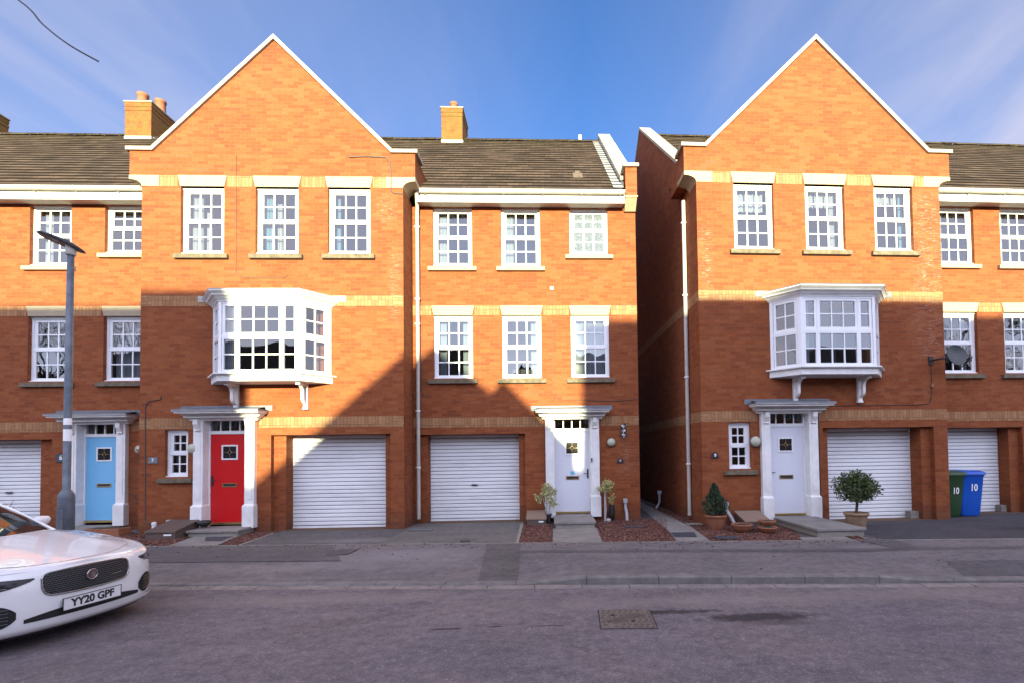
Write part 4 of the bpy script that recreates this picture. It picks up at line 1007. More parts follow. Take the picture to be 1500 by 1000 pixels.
fl = MB(); n = 20
for i in range(n):
    va, vb = EV + .05 + (RV - EV)*i/n, EV + .05 + (RV - EV)*(i + 1)/n - .012
    za, zb = EZ + sl*(va - EV) + .055, EZ + sl*(vb - EV) + .05
    fl.quad((1.60, va, za), (1.84, va, za), (1.84, vb, zb - .012), (1.60, vb, zb - .012)); fl.quad((1.832, va, za), (1.832, va, za + .12), (1.832, vb, zb + .12), (1.832, vb, zb))
H8.part(fl, 'flashing', m_leadp)
vt = MB(); vt.box(.76, .88, VR + .72, VR + .86, 8.60, 8.73); vt.prism_x([(VR + .50, 8.43), (VR + .80, 8.66), (VR + .74, 8.69)], .70, .94); H8.part(vt, 'roof_vent', simple('vent_tile', (.10, .07, .055), .9, nz=.3))
ws_ = MB(); ws_.box(1.14, 1.24, RV - .05, RV + .05, 12.0, 12.22); H8.part(ws_, 'ridge_vent', m_leadp)

# right gabled house (second white door with oriel)
wins9 = [(.83, 1.735), (2.46, 3.365), (4.06, 4.96)]
reg9 = [[(.93, 1.6, 6.93, 7.33, m_net)], [(2.55, 2.66 + .6, 7.05, 7.36, m_net), (3.14, 3.28, 6, 7.4, m_curt)], [(4.12, 4.75, 7.18, 7.34, m_net), (4.80, 4.9, 6, 7.4, m_curtb)]]
H9 = gable_house(2, 0, 5.60, 'gabled brick house with white front door and white oriel bay window', m_brick9, 2.825, 1.92, (2.71, 5.28, .48, (2.88, 5.06)), win=wins9, smallwin=(.60, 1.09), reg=reg9, sidewall=-1, mirror=True)
entrance(H9, 1.92, 0, m_dwhite, -1)
downpipe(H9, [(-.06, VR + .0, 7.42), (-.06, VR, .12)], [(-.06, VR, z) for z in (6.9, 5.2, 3.3, 1.3)], .045)
cable(H9, [(5.26, -.012, 3.45), (5.26, -.012, 3.0), (5.25, -.012, 2.72), (5.18, -.012, 2.58), (4.9, -.012, 2.55), (2.65, -.012, 2.54), (2.62, -.012, 2.5), (2.62, -.012, .5)], .007)
jb = MB(); jb.box(5.225, 5.30, -.04, 0, 2.94, 3.02); H9.part(jb, 'junction_box', m_terra, .005)
# right terrace house (number ten)
wu10 = [(6.21, 7.115, 6.02), (7.80, 8.70, 6.02), (9.45, 10.35, 6.31)]
H10 = plain_house(2, 5.60, 10.95, 'brick terraced house at the right edge, behind the wheelie bins', m_brick, wu10, [(a, b) for a, b, _ in wu10], 9.9, (5.66, 8.17, 5.72, 7.92), m_dwhite, 1, simple_=True, hasleft=False)
main_roof(H10, 5.60, 10.95); eaves(H10, 5.62, 10.95)
wu11 = [(11.5, 12.4, 6.31), (13.1, 14.0, 6.02), (14.7, 15.6, 6.02)]
H11 = plain_house(2, 10.96, 16.3, 'brick terraced house beyond the right edge whose roof alone enters the picture', m_brick, wu11, [(a, b) for a, b, _ in wu11], 12.0, (13.1, 15.65, 13.4, 15.35), m_dwhite, 1, simple_=True)
main_roof(H11, 10.96, 18); eaves(H11, 10.96, 16.3)

# ------------------------------------------------------------------ lettering helper
def text(body, size, mat, parent, loc, rot, extrude=.001, name='lettering', bold=0, sx=1):
    cu = bpy.data.curves.new(name, 'FONT'); cu.body = body; cu.size = size; cu.extrude = extrude; cu.align_x = 'CENTER'; cu.align_y = 'CENTER'; cu.offset = bold
    tmp = bpy.data.objects.new('tmp', cu); COL.objects.link(tmp); dg = bpy.context.evaluated_depsgraph_get()
    me = bpy.data.meshes.new_from_object(tmp.evaluated_get(dg)); bpy.data.objects.remove(tmp)
    me.materials.clear(); me.materials.append(mat); o = bpy.data.objects.new(name, me); COL.objects.link(o); o.parent = parent; o.location = loc; o.rotation_euler = rot; o.scale = (sx, 1, 1); return o
FRONT = (PI/2, 0, 0)

# ------------------------------------------------------------------ things fixed to the walls
def wall_lamp(t, u, v, z, label, r=.115):
    m = MB().lathe_y([(0, 0), (r, 0), (r, -.05), (r*.96, -.06)], (0, 0, 0), 28)
    e = bpy.data.objects.new('wall_lamp', None); COL.objects.link(e); e.location = W(t, u, v, z); e.rotation_euler = (0, 0, FR(t)[1]); tag(e, label, 'lamp', 'round wall lamps by the front doors')
    m.build('lamp_base', m_dark, e)
    MB().lathe_y([(r*.95, -.05), (r*.93, -.075), (r*.75, -.10), (r*.4, -.115), (0, -.12)], (0, 0, 0), 28).build('lamp_glass', m_globe, e)
    MB().lathe_y([(r*.99, -.045), (r*1.0, -.06), (r*.9, -.07), (r*.9, -.062)], (0, 0, 0), 28).build('lamp_ring', m_trim, e)
    return e
wall_lamp(1, -9.24, VR, 1.80, 'round cream wall lamp right of the light blue door', .105)
wall_lamp(1, -7.55, 0, 1.79, 'round cream wall lamp between the small window and the red door')
wall_lamp(1, 1.48, VR, 1.825, 'round cream wall lamp alone on brick right of the white door with the blue sticker', .10)
wall_lamp(2, 1.17, 0, 1.78, 'round cream wall lamp right of the small window above the conical shrub')

def plaque(t, u, v, z, w, h, txt, label, mat, arch=False):
    m = MB()
    if arch:
        pts = [(-w/2, -h/2), (w/2, -h/2)] + [(w/2*math.cos(PI*i/10), -h/2 + h*math.sin(PI*i/10)) for i in range(11)][0:]
        pts = [(w/2*math.cos(PI*i/12), -h/2 + .02 + (h - .02)*math.sin(PI*i/12)) for i in range(13)] + [(-w/2, -h/2), (w/2, -h/2)]
        m.prism_y(pts, -.02, 0)
    else: m.box(-w/2, w/2, -.018, 0, -h/2, h/2)
    o = place(m, 'house_number_sign', mat, t, u, v, z, label, 'sign', None)
    text(txt, h*.75, m_num, o, (0, -.022, -.01 if arch else 0), FRONT, bold=.002)
    return o
plaque(1, -10.985, VR, 1.635, .22, .19, '6', 'dark slate house number 6 sign beside the lamp post', m_slate)
plaque(1, -8.405, 0, 1.555, .20, .13, '7', 'grey oblong house number 7 plaque left of the small window', m_lead)
plaque(1, 1.69, VR, 1.39, .16, .11, '8', 'small black arched house number 8 plate on brick below the butterflies', m_dark, True)
plaque(2, .284, 0, 1.50, .16, .13, '9', 'small black arched house number 9 plate above the conical shrub', m_dark, True)
# door bell
place(MB().box(-.02, .02, -.025, 0, -.035, .035), 'doorbell', m_flue, 1, -7.37, .13 - .14, 1.36, 'small grey doorbell on the surround left of the red door', 'doorbell')
place(MB().box(-.02, .02, -.025, 0, -.045, .045), 'doorbell', m_trim, 1, 1.0, VR - .0 - .11, 1.42, 'small dark doorbell on the surround of the white door with the blue sticker', 'doorbell')
# butterflies
def butterflies():
    e = bpy.data.objects.new('butterfly_ornament', None); COL.objects.link(e); e.location = W(1, 1.78, VR, 2.07); tag(e, 'hanging wall ornament of three dark and white metal butterflies', 'ornament')
    for i, (dx, dz, a) in enumerate(((0, .11, .5), (-.01, 0, -.4), (.0, -.10, .2))):
        m = MB()
        for sx in (-1, 1):
            pts = []
            for (r_, th) in ((0, 0), (.085, 1.1), (.10, .6), (.075, .2), (.05, -.1), (.07, -.6), (.055, -1.1)):
                x, z = sx*r_*math.cos(th), r_*math.sin(th); pts.append((dx + x*math.cos(a) - z*math.sin(a), dz + x*math.sin(a) + z*math.cos(a)))
            ys = [-.015] + [-.05]*6
            vs = [(p_[0], y, p_[1]) for p_, y in zip(pts, ys)] + [(p_[0], y - .004, p_[1]) for p_, y in zip(pts, ys)]
            m.add(vs, [tuple(range(7)), tuple(range(13, 6, -1))] + [(k_, (k_ + 1) % 7, (k_ + 1) % 7 + 7, k_ + 7) for k_ in range(7)])
        w = m.build('butterfly', m_lamphead, e)
        m2 = MB()
        for sx in (-1, 1): m2.lathe_y([(0, -.004), (.022, -.002), (.024, 0)], (dx + sx*.035, -.045, dz + .025), 10)
        m2.tube([(dx, -.03, dz - .05), (dx, -.03, dz + .06)], .007, 6); m2.build('wing_spot', m_num, w)
butterflies()

# satellite dish
def dish():
    e = bpy.data.objects.new('satellite_dish', None); COL.objects.link(e); e.location = W(2, 5.26, 0, 3.53); e.rotation_euler = (0, 0, FR(2)[1]); tag(e, 'dark grey satellite dish on bracket beside the downstairs corner window', 'satellite dish')
    MB().box(-.05, .05, -.03, 0, -.09, .09).tube([(0, -.03, 0), (.02, -.24, 0), (.10, -.34, 0)], .02, 8).tube([(.10, -.34, -.10), (.10, -.34, .10)], .024, 8).build('bracket', m_dark, e)
    C0 = Vector((.22, -.42, .03)); n = Vector((-.04, -.96, .24)).normalized(); a = n.cross(Vector((0, 0, 1))).normalized(); b = a.cross(n)
    rows = []
    for i in range(9):
        r_ = i/8
        rows.append([C0 + a*(.215*r_*math.cos(2*PI*k_/32)) + b*(.235*r_*math.sin(2*PI*k_/32)) + n*(.055*r_*r_) for k_ in range(33)])
    d_ = MB(); d_.grid(rows)
    rows2 = [[p_ - n*.008 for p_ in r_] for r_ in rows]; d_.grid(rows2); d_.grid([rows[-1], [p_ - n*.012 + (p_ - C0).normalized()*.006 for p_ in rows[-1]], rows2[-1]])
    d_.build('reflector', m_dishm, e)
    tip = C0 + n*.33 - b*.20
    MB().tube([C0 - b*.23, C0 - b*.30 + n*.1, tip], .011, 6).build('feed_arm', m_dark, e)
    MB().tube([tip - n*.03, tip + n*.05], [.028, .034], 10).box(tip.x - .03, tip.x + .03, tip.y - .03, tip.y + .03, tip.z - .07, tip.z - .0).build('receiver', m_dark, e)
    MB().tube([tip - b*.06, tip - b*.12 - n*.03, tip - b*.10 - n*.12, C0 - b*.28 - n*.03], .005, 5).build('lead', m_dark, e)
m_dishm = simple('dish_grey', (.03, .032, .036), .45, nz=.15)
dish()

# ------------------------------------------------------------------ street lamp
def lamp_post():
    e = bpy.data.objects.new('street_lamp', None); COL.objects.link(e); e.location = (-6.56, 7.22, -.03); e.rotation_euler = (0, .003, 0); tag(e, 'tall grey steel street lamp with flat black lantern on the pavement', 'street lamp')
    MB().lathe([(.0, 0), (.09, 0), (.09, 1.10), (.084, 1.16), (.052, 1.21), (.044, 1.22), (.043, 2.6), (.038, 4.45), (0, 4.45)], (0, 0, 0), 24).build('column', m_galv, e)
    MB().box(-.045, .045, -.096, -.083, .35, .95).build('access_door', m_galv, e, bevel=.004)
    MB().lathe([(.05, 4.43), (.058, 4.44), (.058, 4.56), (.04, 4.60)], (0, 0, 0), 20).build('spigot', m_gutter, e)
    # lantern: flat tapered plate tilting up to the left and out over the road
    h = MB(); L0 = Vector((.12, .08, 4.50)); L1 = Vector((-.30, -.14, 4.68)); d_ = (L1 - L0); U = d_.normalized(); S = U.cross(Vector((0, 0, 1))).normalized(); Nn = S.cross(U)
    out = []
    for t_, w_, th in ((0, .03, .012), (.12, .09, .03), (.35, .15, .055), (.7, .16, .04), (.92, .13, .022), (1, .07, .012)):
        c_ = L0 + d_*t_; out.append((c_, w_, th))
    rows = []
    for c_, w_, th in out:
        rows.append([c_ - S*w_ , c_ - S*w_*.8 + Nn*th*.8, c_ + Nn*th, c_ + S*w_*.8 + Nn*th*.8, c_ + S*w_, c_ + S*w_*.9 - Nn*.012, c_ - S*w_*.9 - Nn*.012, c_ - S*w_])
    h.grid(rows, False); h.add(rows[0][:-1], [tuple(range(7))]); h.add(rows[-1][:-1], [tuple(range(7))])
    hd = h.build('lantern', m_lamphead, e)
    q = MB()
    for t_, sx in ((.62, -.05), (.62, .06)):
        c_ = L0 + d_*t_ + S*sx - Nn*.014; q.add([c_ - U*.03 - S*.02, c_ + U*.03 - S*.02, c_ + U*.03 + S*.02, c_ - U*.03 + S*.02], [(0, 1, 2, 3)])
    q.build('led_lens', m_led, hd)
    s_ = MB(); s_.lathe([(.0445, 2.10), (.0445, 2.19)], (0, 0, 0), 24).lathe([(.0445, 1.88), (.0445, 2.04)], (0, 0, 0), 24).build('notice_label', m_num, e)
lamp_post()

# overhead cable end
oc = MB(); KS = .36
pts = [(-11.0, 8.2, 10.6), (-9.6, 8.17, 9.7), (-8.24, 8.15, 8.82), (-7.85, 8.14, 8.42), (-7.45, 8.13, 8.10), (-7.0, 8.13, 7.84)]
pts = [(-11.4, 8.2, 10.9)] + pts[1:]
pts = [(x*KS, y*KS, 1.6 + (z - 1.6)*KS) for x, y, z in pts]
cv = []
for i in range(len(pts) - 1):
    for k_ in range(6):
        t_ = k_/6; P0 = Vector(pts[max(i - 1, 0)]); P1 = Vector(pts[i]); P2 = Vector(pts[i + 1]); P3 = Vector(pts[min(i + 2, len(pts) - 1)])
        cv.append(.5*((2*P1) + (-P0 + P2)*t_ + (2*P0 - 5*P1 + 4*P2 - P3)*t_*t_ + (-P0 + 3*P1 - 3*P2 + P3)*t_**3))
cv.append(Vector(pts[-1])); b0 = cv[0].copy()
oc.tube([p_ - b0 for p_ in cv], .0045, 6)
o = oc.build('overhead_cable', m_dark, None, b0); tag(o, 'loose dark overhead cable crossing the sky at the top left', 'cable')

# ------------------------------------------------------------------ doorsteps, meter boxes, pipes
def step(t, u0, u1, v0, v1, z, label, slab=.05):
    e = bpy.data.objects.new('doorstep', None); COL.objects.link(e); e.location = W(t, (u0 + u1)/2, (v0 + v1)/2, 0); e.rotation_euler = (0, 0, FR(t)[1]); tag(e, label, 'doorstep')
    a, b, c_, d_ = -(u1 - u0)/2, (u1 - u0)/2, -(v1 - v0)/2, (v1 - v0)/2
    MB().box(a + .03, b - .03, c_ + .03, d_, 0, z - slab).build('riser', m_concr, e, bevel=.006)
    MB().box(a, b, c_, d_, z - slab + .001, z).build('tread', m_slab, e, bevel=.008)
step(1, -7.30, -6.28, -.62, .05, .13, 'low paved doorstep at the red door')
step(1, .10, .98, VR - 1.32, VR + .05, .15, 'paved doorstep at the white door between two variegated shrubs')
step(2, 1.48, 2.42, -1.83, .05, .155, 'long pale paved doorstep reaching out beside the potted bay tree')
step(1, -10.75, -9.65, VR - 1.1, VR + .05, .11, 'grey doorstep at the light blue door behind the car')
def meter(t, u0, u1, v0, v1, zb, zf, label, mat):
    e = bpy.data.objects.new('meter_box', None); COL.objects.link(e); e.location = W(t, (u0 + u1)/2, v1, 0); e.rotation_euler = (0, 0, FR(t)[1]); tag(e, label, 'meter box')
    w = (u1 - u0)/2; d_ = v0 - v1
    MB().prism_x([(d_, 0), (0, 0), (0, zb), (d_, zf)], -w, w).build('box', m_meter, e, bevel=.006)
    l = MB().prism_x([(d_ - .02, zf - .005), (0, zb + .0), (0, zb + .035), (d_ - .02, zf + .03)], -w - .015, w + .015); l.build('lid', mat, e, bevel=.006)
    MB().box(w*.25, w*.75, d_ - .012, d_, zf - .06, zf - .03).build('label_plate', m_num, e)
meter(1, -7.93, -7.36, -.82, -.12, .27, .13, 'dark brown sloping meter box below the small window by the red door', m_meter)
meter(1, -.50, -.08, VR - .62, VR - .12, .24, .12, 'brown sloping meter box beside the garage of the house with the blue stickered door', m_meterbr)
meter(2, .66, 1.18, -.62, -.08, .27, .13, 'brown sloping meter box behind terracotta bowls near the conical shrub', m_meterbr)
def vent(t, u, v, pts, label, base=True):
    m = MB().tube(pts, .036, 10); o = place(m, 'flue_pipe', m_flue, t, u, v, 0, label, 'pipe')
    p_ = Vector(pts[-1]); MB().box(p_.x - .05, p_.x + .05, p_.y - .05, p_.y + .04, p_.z - .02, p_.z + .08).build('pipe_head', m_flue, o, bevel=.008); return o
vent(1, 1.80, VR - .08, [(.0, -.12, 0), (0, -.08, .18), (-.01, 0, .26), (-.02, 0, .42)], 'short grey pipe against brick right of the white stickered door')
vent(2, .47, -.08, [(.09, -.30, 0), (.07, -.14, .16), (.02, -.02, .30), (.0, 0, .42)], 'short grey pipe between the conical shrub and the meter box')
vent(1, -7.98, -.10, [(-.08, -.1, 0), (-.06, -.02, .14), (0, 0, .22)], 'short grey pipe behind the dark meter box')
place(MB().tube([(0, 0, 0), (0, 0, .26)], .04, 12).tube([(0, 0, .2), (0, 0, .235)], .048, 12), 'flue_pipe', m_white, 1, -8.30, -.10, 0, 'stubby white pipe at the left corner below the number 7 plaque', 'pipe')
vent(2, -.14, 3.3, [(-.10, 0, 0), (-.04, 0, .10), (0, 0, .18), (0, 0, .42)], 'thin grey pipe on the dark alley wall')
# bowl by the red door
o = place(MB().lathe([(0, .02), (.06, 0), (.11, .05), (.14, .12), (.125, .12), (.09, .06), (0, .04)], (0, 0, 0), 20), 'plant_bowl', m_dark, 1, -7.17 - .03, -.22, .16, 'small black bowl beside the step of the red door', 'bowl')
MB().lathe([(.06, -.16), (.05, -.05), (.06, 0)], (0, 0, 0), 12).build('foot', m_meter, o)

# ground ironwork
def cover(x, y, w, d, rot, z, label, mat, studs=0, name='manhole_cover'):
    e = bpy.data.objects.new(name, None); COL.objects.link(e); e.location = (x, y, z); e.rotation_euler = (0, 0, rot); tag(e, label, 'cover')
    MB().box(-w/2, w/2, -d/2, d/2, -.02, .003).build('frame', m_black, e)
    m = MB(); m.box(-w/2 + .012, w/2 - .012, -d/2 + .012, d/2 - .012, -.01, .006)
    m.build('lid', mat, e)
    if studs:
        s_ = MB(); nx, ny = studs
        for i in range(nx):
            for j in range(ny):
                px = -w/2 + w*(i + .7 + .3*(j % 2))/(nx + .4); py = -d/2 + d*(j + .7)/(ny + .4)
                if abs(px - py*.8) < .05: continue
                s_.box(px - .016, px + .016, py - .016, py + .016, .006, .0085)
        for k_ in (-.035, 0, .035): s_.add([(-.17 + k_, -.13 - k_, .009), (.17 + k_, .13 - k_, .009), (.155 + k_, .145 - k_, .009), (-.185 + k_, -.115 - k_, .009)], [(0, 1, 2, 3)])
        s_.build('tread_pattern', m_ironlt, e)
        hl = MB()
        for (hx, hy) in ((-.13, .10), (.06, -.09)): hl.lathe([(0, .0102), (.022, .0102), (.022, .006)], (hx, hy, 0), 10)
        hl.build('lifting_hole', m_black, e)
m_ironlt = simple('worn_iron', (.075, .055, .048), .7, nz=.3, nscale=20)
m_ironbase = simple('dusty_iron', (.13, .105, .092), .8, nz=.35, nscale=16, bump=.3)
cover(.77, 5.20, .56, .60, -.06, ROADZ, 'square iron manhole cover with raised tread in the road', m_ironbase, (9, 8))
cover(-3.42, 8.63, .34, .48, -.05, .004, 'rust edged oblong cover in the pavement before the left garages', m_patch)
cover(-1.55, 9.48, .16, .22, .3, .002, 'small dark stop tap cover in the drive of the middle garage', m_dark)
cover(-2.72, 10.95, .48, .22, 0, .002, 'grey drain cover at the foot of the long white pipe', m_lead)
cover(1.80, 10.80, .44, .32, 0, .01, 'dark drain grate in red gravel below the grey pipe', m_slate)
cover(3.13, 10.95, .36, .24, 0, .015, 'drain gully at the foot of the alley pipe', m_concr)
# concrete wedge blocks by garages
place(MB().box(-.12, .12, -.05, .12, 0, .16), 'concrete_block', m_concr, 2, 4.99, .30, 0, 'pale concrete block in the corner of the garage beside the brick pier', 'block', bevel=.008)
place(MB().box(-.14, .14, -.05, .12, 0, .16), 'concrete_block', m_concr, 2, 7.92, VR + .28, 0, 'pale concrete block at the right foot of the garage behind the blue bin', 'block', bevel=.008)

# ------------------------------------------------------------------ wheelie bins
def bin_(t, u, v, rot, mat, label, num_size, num_dx, numz=.66):
    e = bpy.data.objects.new('wheelie_bin', None); COL.objects.link(e); e.location = W(t, u, v, 0); e.rotation_euler = (0, 0, FR(t)[1] + rot); tag(e, label, 'bin', 'wheelie bins by the right hand garage')
    b = MB(); rows = []
    for z, w, d0, d1 in ((.02, .225, -.24, .22), (.05, .235, -.25, .25), (.45, .26, -.285, .30), (.90, .285, -.32, .35), (.935, .30, -.335, .37), (.96, .30, -.335, .37)):
        r_ = .06; pts = []
        for cx, cy, a0 in ((w - r_, d1 - r_, 0), (-w + r_, d1 - r_, PI/2), (-w + r_, d0 + r_, PI), (w - r_, d0 + r_, 1.5*PI)):
            for k_ in range(5): a = a0 + PI/2*k_/4; pts.append((cx + r_*math.cos(a), cy + r_*math.sin(a), z))
        pts.append(pts[0]); rows.append(pts)
    b.grid(rows); b.add(rows[0][:-1], [tuple(range(20))]); b.build('body', mat, e)
    l = MB(); rows = []
    for z, g_ in ((.955, .02), (1.0, .022), (1.03, .0), (1.05, -.06), (1.06, -.14)):
        w, d0, d1 = .30 + g_, -.345 - g_, .375 + g_*.5; r_ = .07; pts = []
        for cx, cy, a0 in ((w - r_, d1 - r_, 0), (-w + r_, d1 - r_, PI/2), (-w + r_, d0 + r_, PI), (w - r_, d0 + r_, 1.5*PI)):
            for k_ in range(5): a = a0 + PI/2*k_/4; pts.append((cx + r_*math.cos(a), cy + r_*math.sin(a), z))
        pts.append(pts[0]); rows.append(pts)
    l.grid(rows); l.add(rows[-1][:-1], [tuple(range(20))]); l.add(rows[0][:-1], [tuple(range(20))]); ld = l.build('lid', mat, e)
    for sx in (-1, 1): MB().tube([(sx*.10, .36, .99), (sx*.10, .43, 1.0), (sx*.10, .43, .96)], .018, 8).build('handle', mat, e)
    MB().tube([(-.16, .43, 1.0), (.16, .43, 1.0)], .017, 8).build('handle_bar', mat, e)
    for sx in (-1, 1):
        o = MB().tube([(sx*.24, .33, .10), (sx*.30, .33, .10)], .10, 18).build('wheel', m_tyre, e)
    text('10', num_size, m_num, e, (num_dx, -.311, numz), (math.radians(90 + 4), 0, 0), .001, bold=.004, sx=.8)
bin_(2, 6.42, .60, -.03, m_bblue, 'blue wheelie bin numbered 10 before the right hand garage', .22, .03, .66)
bin_(2, 5.89, .54, .03, m_bgreen, 'dark green wheelie bin numbered 10 half hidden by the brick pier', .20, .05, .60)

# ------------------------------------------------------------------ plants
def leaves(mb, pts, size, elong=2.0, up=.3, rng=random):
    for p_ in pts:
        s_ = size*rng.uniform(.6, 1.3); d_ = Vector((rng.gauss(0, 1), rng.gauss(0, 1), rng.gauss(up, .8)))
        if d_.length < .01: continue
        d_.normalize(); a = d_.orthogonal().normalized(); a.rotate(Matrix.Rotation(rng.uniform(0, 2*PI), 3, d_)); b = d_.cross(a)
        P = Vector(p_)
        mb.add([P, P + d_*s_*elong*.45 + a*s_*.4 + b*s_*.08, P + d_*s_*elong, P + d_*s_*elong*.5 - a*s_*.4 + b*s_*.08], [(0, 1, 2), (0, 2, 3)])
def blob(rng, c, r, n, surf=.6, lump=.25, cut=None):
    out = []
    seeds = [Vector((rng.gauss(0, 1), rng.gauss(0, 1), rng.gauss(0, 1))).normalized() for _ in range(14)]; amp = [rng.uniform(-lump, lump) for _ in range(14)]
    while len(out) < n:
        d_ = Vector((rng.gauss(0, 1), rng.gauss(0, 1), rng.gauss(0, 1))).normalized(); k_ = 1 + sum(a*max(0, d_.dot(s_))**6 for a, s_ in zip(amp, seeds))
        rad = rng.uniform(surf, 1)**.6*k_ if rng.random() < .8 else rng.uniform(.2, .8)
        out.append((c[0] + d_.x*r[0]*rad, c[1] + d_.y*r[1]*rad, c[2] + d_.z*r[2]*rad))
    return out
def pot(r, h, mat, e, z=0, rim=.035):
    m = MB().lathe([(0, 0), (r*.66, 0), (r*.70, .01), (r*.90, h - rim*2), (r*.92, h - rim*1.6), (r, h - rim*1.5), (r*1.03, h - rim*.5), (r, h), (r*.90, h), (r*.88, h - .05), (0, h - .05)], (0, 0, z), 30)
    return m.build('pot', mat, e)
def plant_root(x, y, z, name, label, cat, group=None):
    e = bpy.data.objects.new(name, None); COL.objects.link(e); e.location = (x, y, z); tag(e, label, cat, group); return e

# bay tree in terracotta pot
bx = W(2, 2.78, -.98, 0)
e = plant_root(bx.x, bx.y, 0, 'bay_tree', 'round headed bay tree in a pale terracotta pot before the right gabled house garage', 'potted tree')
pot(.225, .33, m_terrap, e); MB().lathe([(0, .295), (.2, .29)], (0, 0, 0), 20).build('moss', m_moss, e)
rng = random.Random(11)
t_ = MB(); t_.tube([(0, 0, .28), (.015, 0, .42), (.03, 0, .52), (.05, .0, .62)], [.03, .026, .024, .02], 8)
for k_ in range(12):
    a = rng.uniform(0, 2*PI); rr = rng.uniform(.12, .30); zz = rng.uniform(.62, 1.02)
    t_.tube([(.045, 0, .56), (.05 + rr*.4*math.cos(a), rr*.4*math.sin(a), .56 + (zz - .56)*.55), (.05 + rr*math.cos(a), rr*math.sin(a), zz)], [.012, .008, .004], 5)
t_.build('trunk', m_bark, e)
c_ = MB(); P = blob(rng, (.06, 0, .83), (.43, .40, .31), 4600, .25, .3)
holes_ = [Vector((rng.uniform(-.3, .38), -.2, rng.uniform(.6, 1.05))) for _ in range(26)]
P = [p_ for p_ in P if not any((Vector((p_[0], 0, p_[2])) - Vector((h.x, 0, h.z))).length < .026 for h in holes_)]
leaves(c_, P, .031, 2.4, .3, rng); c_.build('crown', m_leaf, e)
# conical conifer
cx = W(2, .05, -.62, 0)
e = plant_root(cx.x, cx.y, 0, 'conical_shrub', 'dwarf conical conifer in a terracotta pot by the alley corner', 'potted shrub')
pot(.215, .30, m_terra, e); MB().lathe([(0, .26), (.19, .25)], (0, 0, 0), 20).build('soil', m_soil, e)
MB().tube([(0, 0, .25), (0, 0, .7)], [.02, .008], 6).build('trunk', m_bark, e)
c_ = MB(); pts = []
while len(pts) < 7500:
    zz = rng.random(); a = rng.uniform(0, 2*PI); R_ = (.245*(1 - zz**1.5) + .015)*(1 + .20*math.sin(a*2 + zz*7) + .14*math.sin(a*5 - zz*17) + .06*math.sin(a*11 + zz*31)); R_ *= (.7 + .3*min(1, zz*5))
    rr = R_*rng.uniform(.15, 1.0)**.5*1.03; pts.append((rr*math.cos(a) - .02*zz, rr*math.sin(a), .31 + .60*zz + rng.uniform(-.02, .02)))
leaves(c_, pts, .017, 2.2, .5, rng); c_.build('crown', m_conif, e)
# variegated shrubs either side of door 8
def vari(x, y, clumps, lab, stems, base):
    e = plant_root(x, y, 0, 'variegated_shrub', lab, 'shrub', 'variegated shrubs beside the door')
    s_ = MB()
    for (a, b, zt) in stems: s_.tube([(a*.2, -.0, .02), (a*.3 + .02*math.sin(a*40), 0, zt*.4), (a*.7, .01, zt*.7), (a, b, zt)], [.018, .014, .012, .006], 7)
    s_.build('stem', m_silver, e)
    c_ = MB(); pts = []
    for (cx_, cz_, rx, rz, n) in clumps: pts += blob(rng, (cx_, 0, cz_), (rx, rx*.8, rz), int(n*1.9), .25, .4)
    leaves(c_, pts, .025, 2.2, .4, rng); c_.build('foliage', m_vari, e)
    if base == 'pot': MB().lathe([(0, 0), (.06, 0), (.065, .02), (.05, .06), (.075, .20), (.08, .22), (0, .2)], (0, 0, 0), 18).build('pot', m_dark, e)
    else: MB().lathe([(0, 0), (.05, 0), (.06, .06), (.03, .08), (0, .08)], (.08, 0, 0), 14).build('base_stone', m_silver, e)
vari(-.02, 11.60, [(-.02, .80, .15, .12, 150), (-.05, .66, .13, .12, 130), (.12, .68, .09, .13, 90), (-.22, .60, .08, .07, 45), (-.20, .50, .07, .05, 30), (.05, .50, .12, .08, 70), (.14, .42, .08, .06, 40)],
     'cream variegated shrub with silver stems left of the white door', [(-.05, 0, .7), (.07, 0, .65), (.03, .02, .5), (-.12, 0, .6)], 'pot')
vari(1.27, 11.63, [(.06, .86, .14, .10, 130), (.0, .74, .14, .09, 120), (.11, .74, .09, .10, 60), (.16, .56, .08, .08, 50), (.15, .46, .06, .06, 30), (-.13, .76, .05, .03, 14)],
     'cream variegated shrub with silver stems right of the white door', [(.0, 0, .75), (.03, 0, .7), (.02, .02, .5)], 'stone')
o = place(MB().lathe([(0, 0), (.06, .02), (.075, .15), (.07, .30), (.05, .36), (0, .37)], (0, 0, 0), 16), 'garden_pot', m_black, 1, 1.45, VR - .14, .02, 'tall black pot standing against the brick behind the right variegated shrub', 'pot')
# bowls of succulents
def bowl(x, y, z, r, h, lab, plant=True):
    e = plant_root(x, y, z, 'terracotta_bowl', lab, 'bowl', 'terracotta bowls beside the long step')
    MB().lathe([(0, 0), (r*.6, 0), (r*.85, h*.5), (r*.98, h - .03), (r*1.02, h - .02), (r*1.02, h), (r*.9, h), (r*.85, h - .03), (0, h - .03)], (0, 0, 0), 26).build('bowl', m_terra, e)
    MB().lathe([(0, h - .015), (r*.86, h - .02)], (0, 0, 0), 20).build('soil', m_soil, e)
    if plant:
        c_ = MB(); leaves(c_, [(rng.uniform(-r, r)*.7, rng.uniform(-r, r)*.7, h - .02) for _ in range(160)], .014, 2, .9, rng); c_.build('plant', m_dleaf, e)
w_ = W(2, .42, -1.02, 0); bowl(w_.x, w_.y, 0, .20, .16, 'wide terracotta bowl beside the conical shrub pot')
w_ = W(2, .86, -1.18, 0); bowl(w_.x, w_.y, 0, .18, .12, 'low terracotta bowl under another, left of the long doorstep')
w_ = W(2, .96, -.96, 0); bowl(w_.x, w_.y, .09, .17, .12, 'terracotta bowl of brown plants resting on a lower bowl')
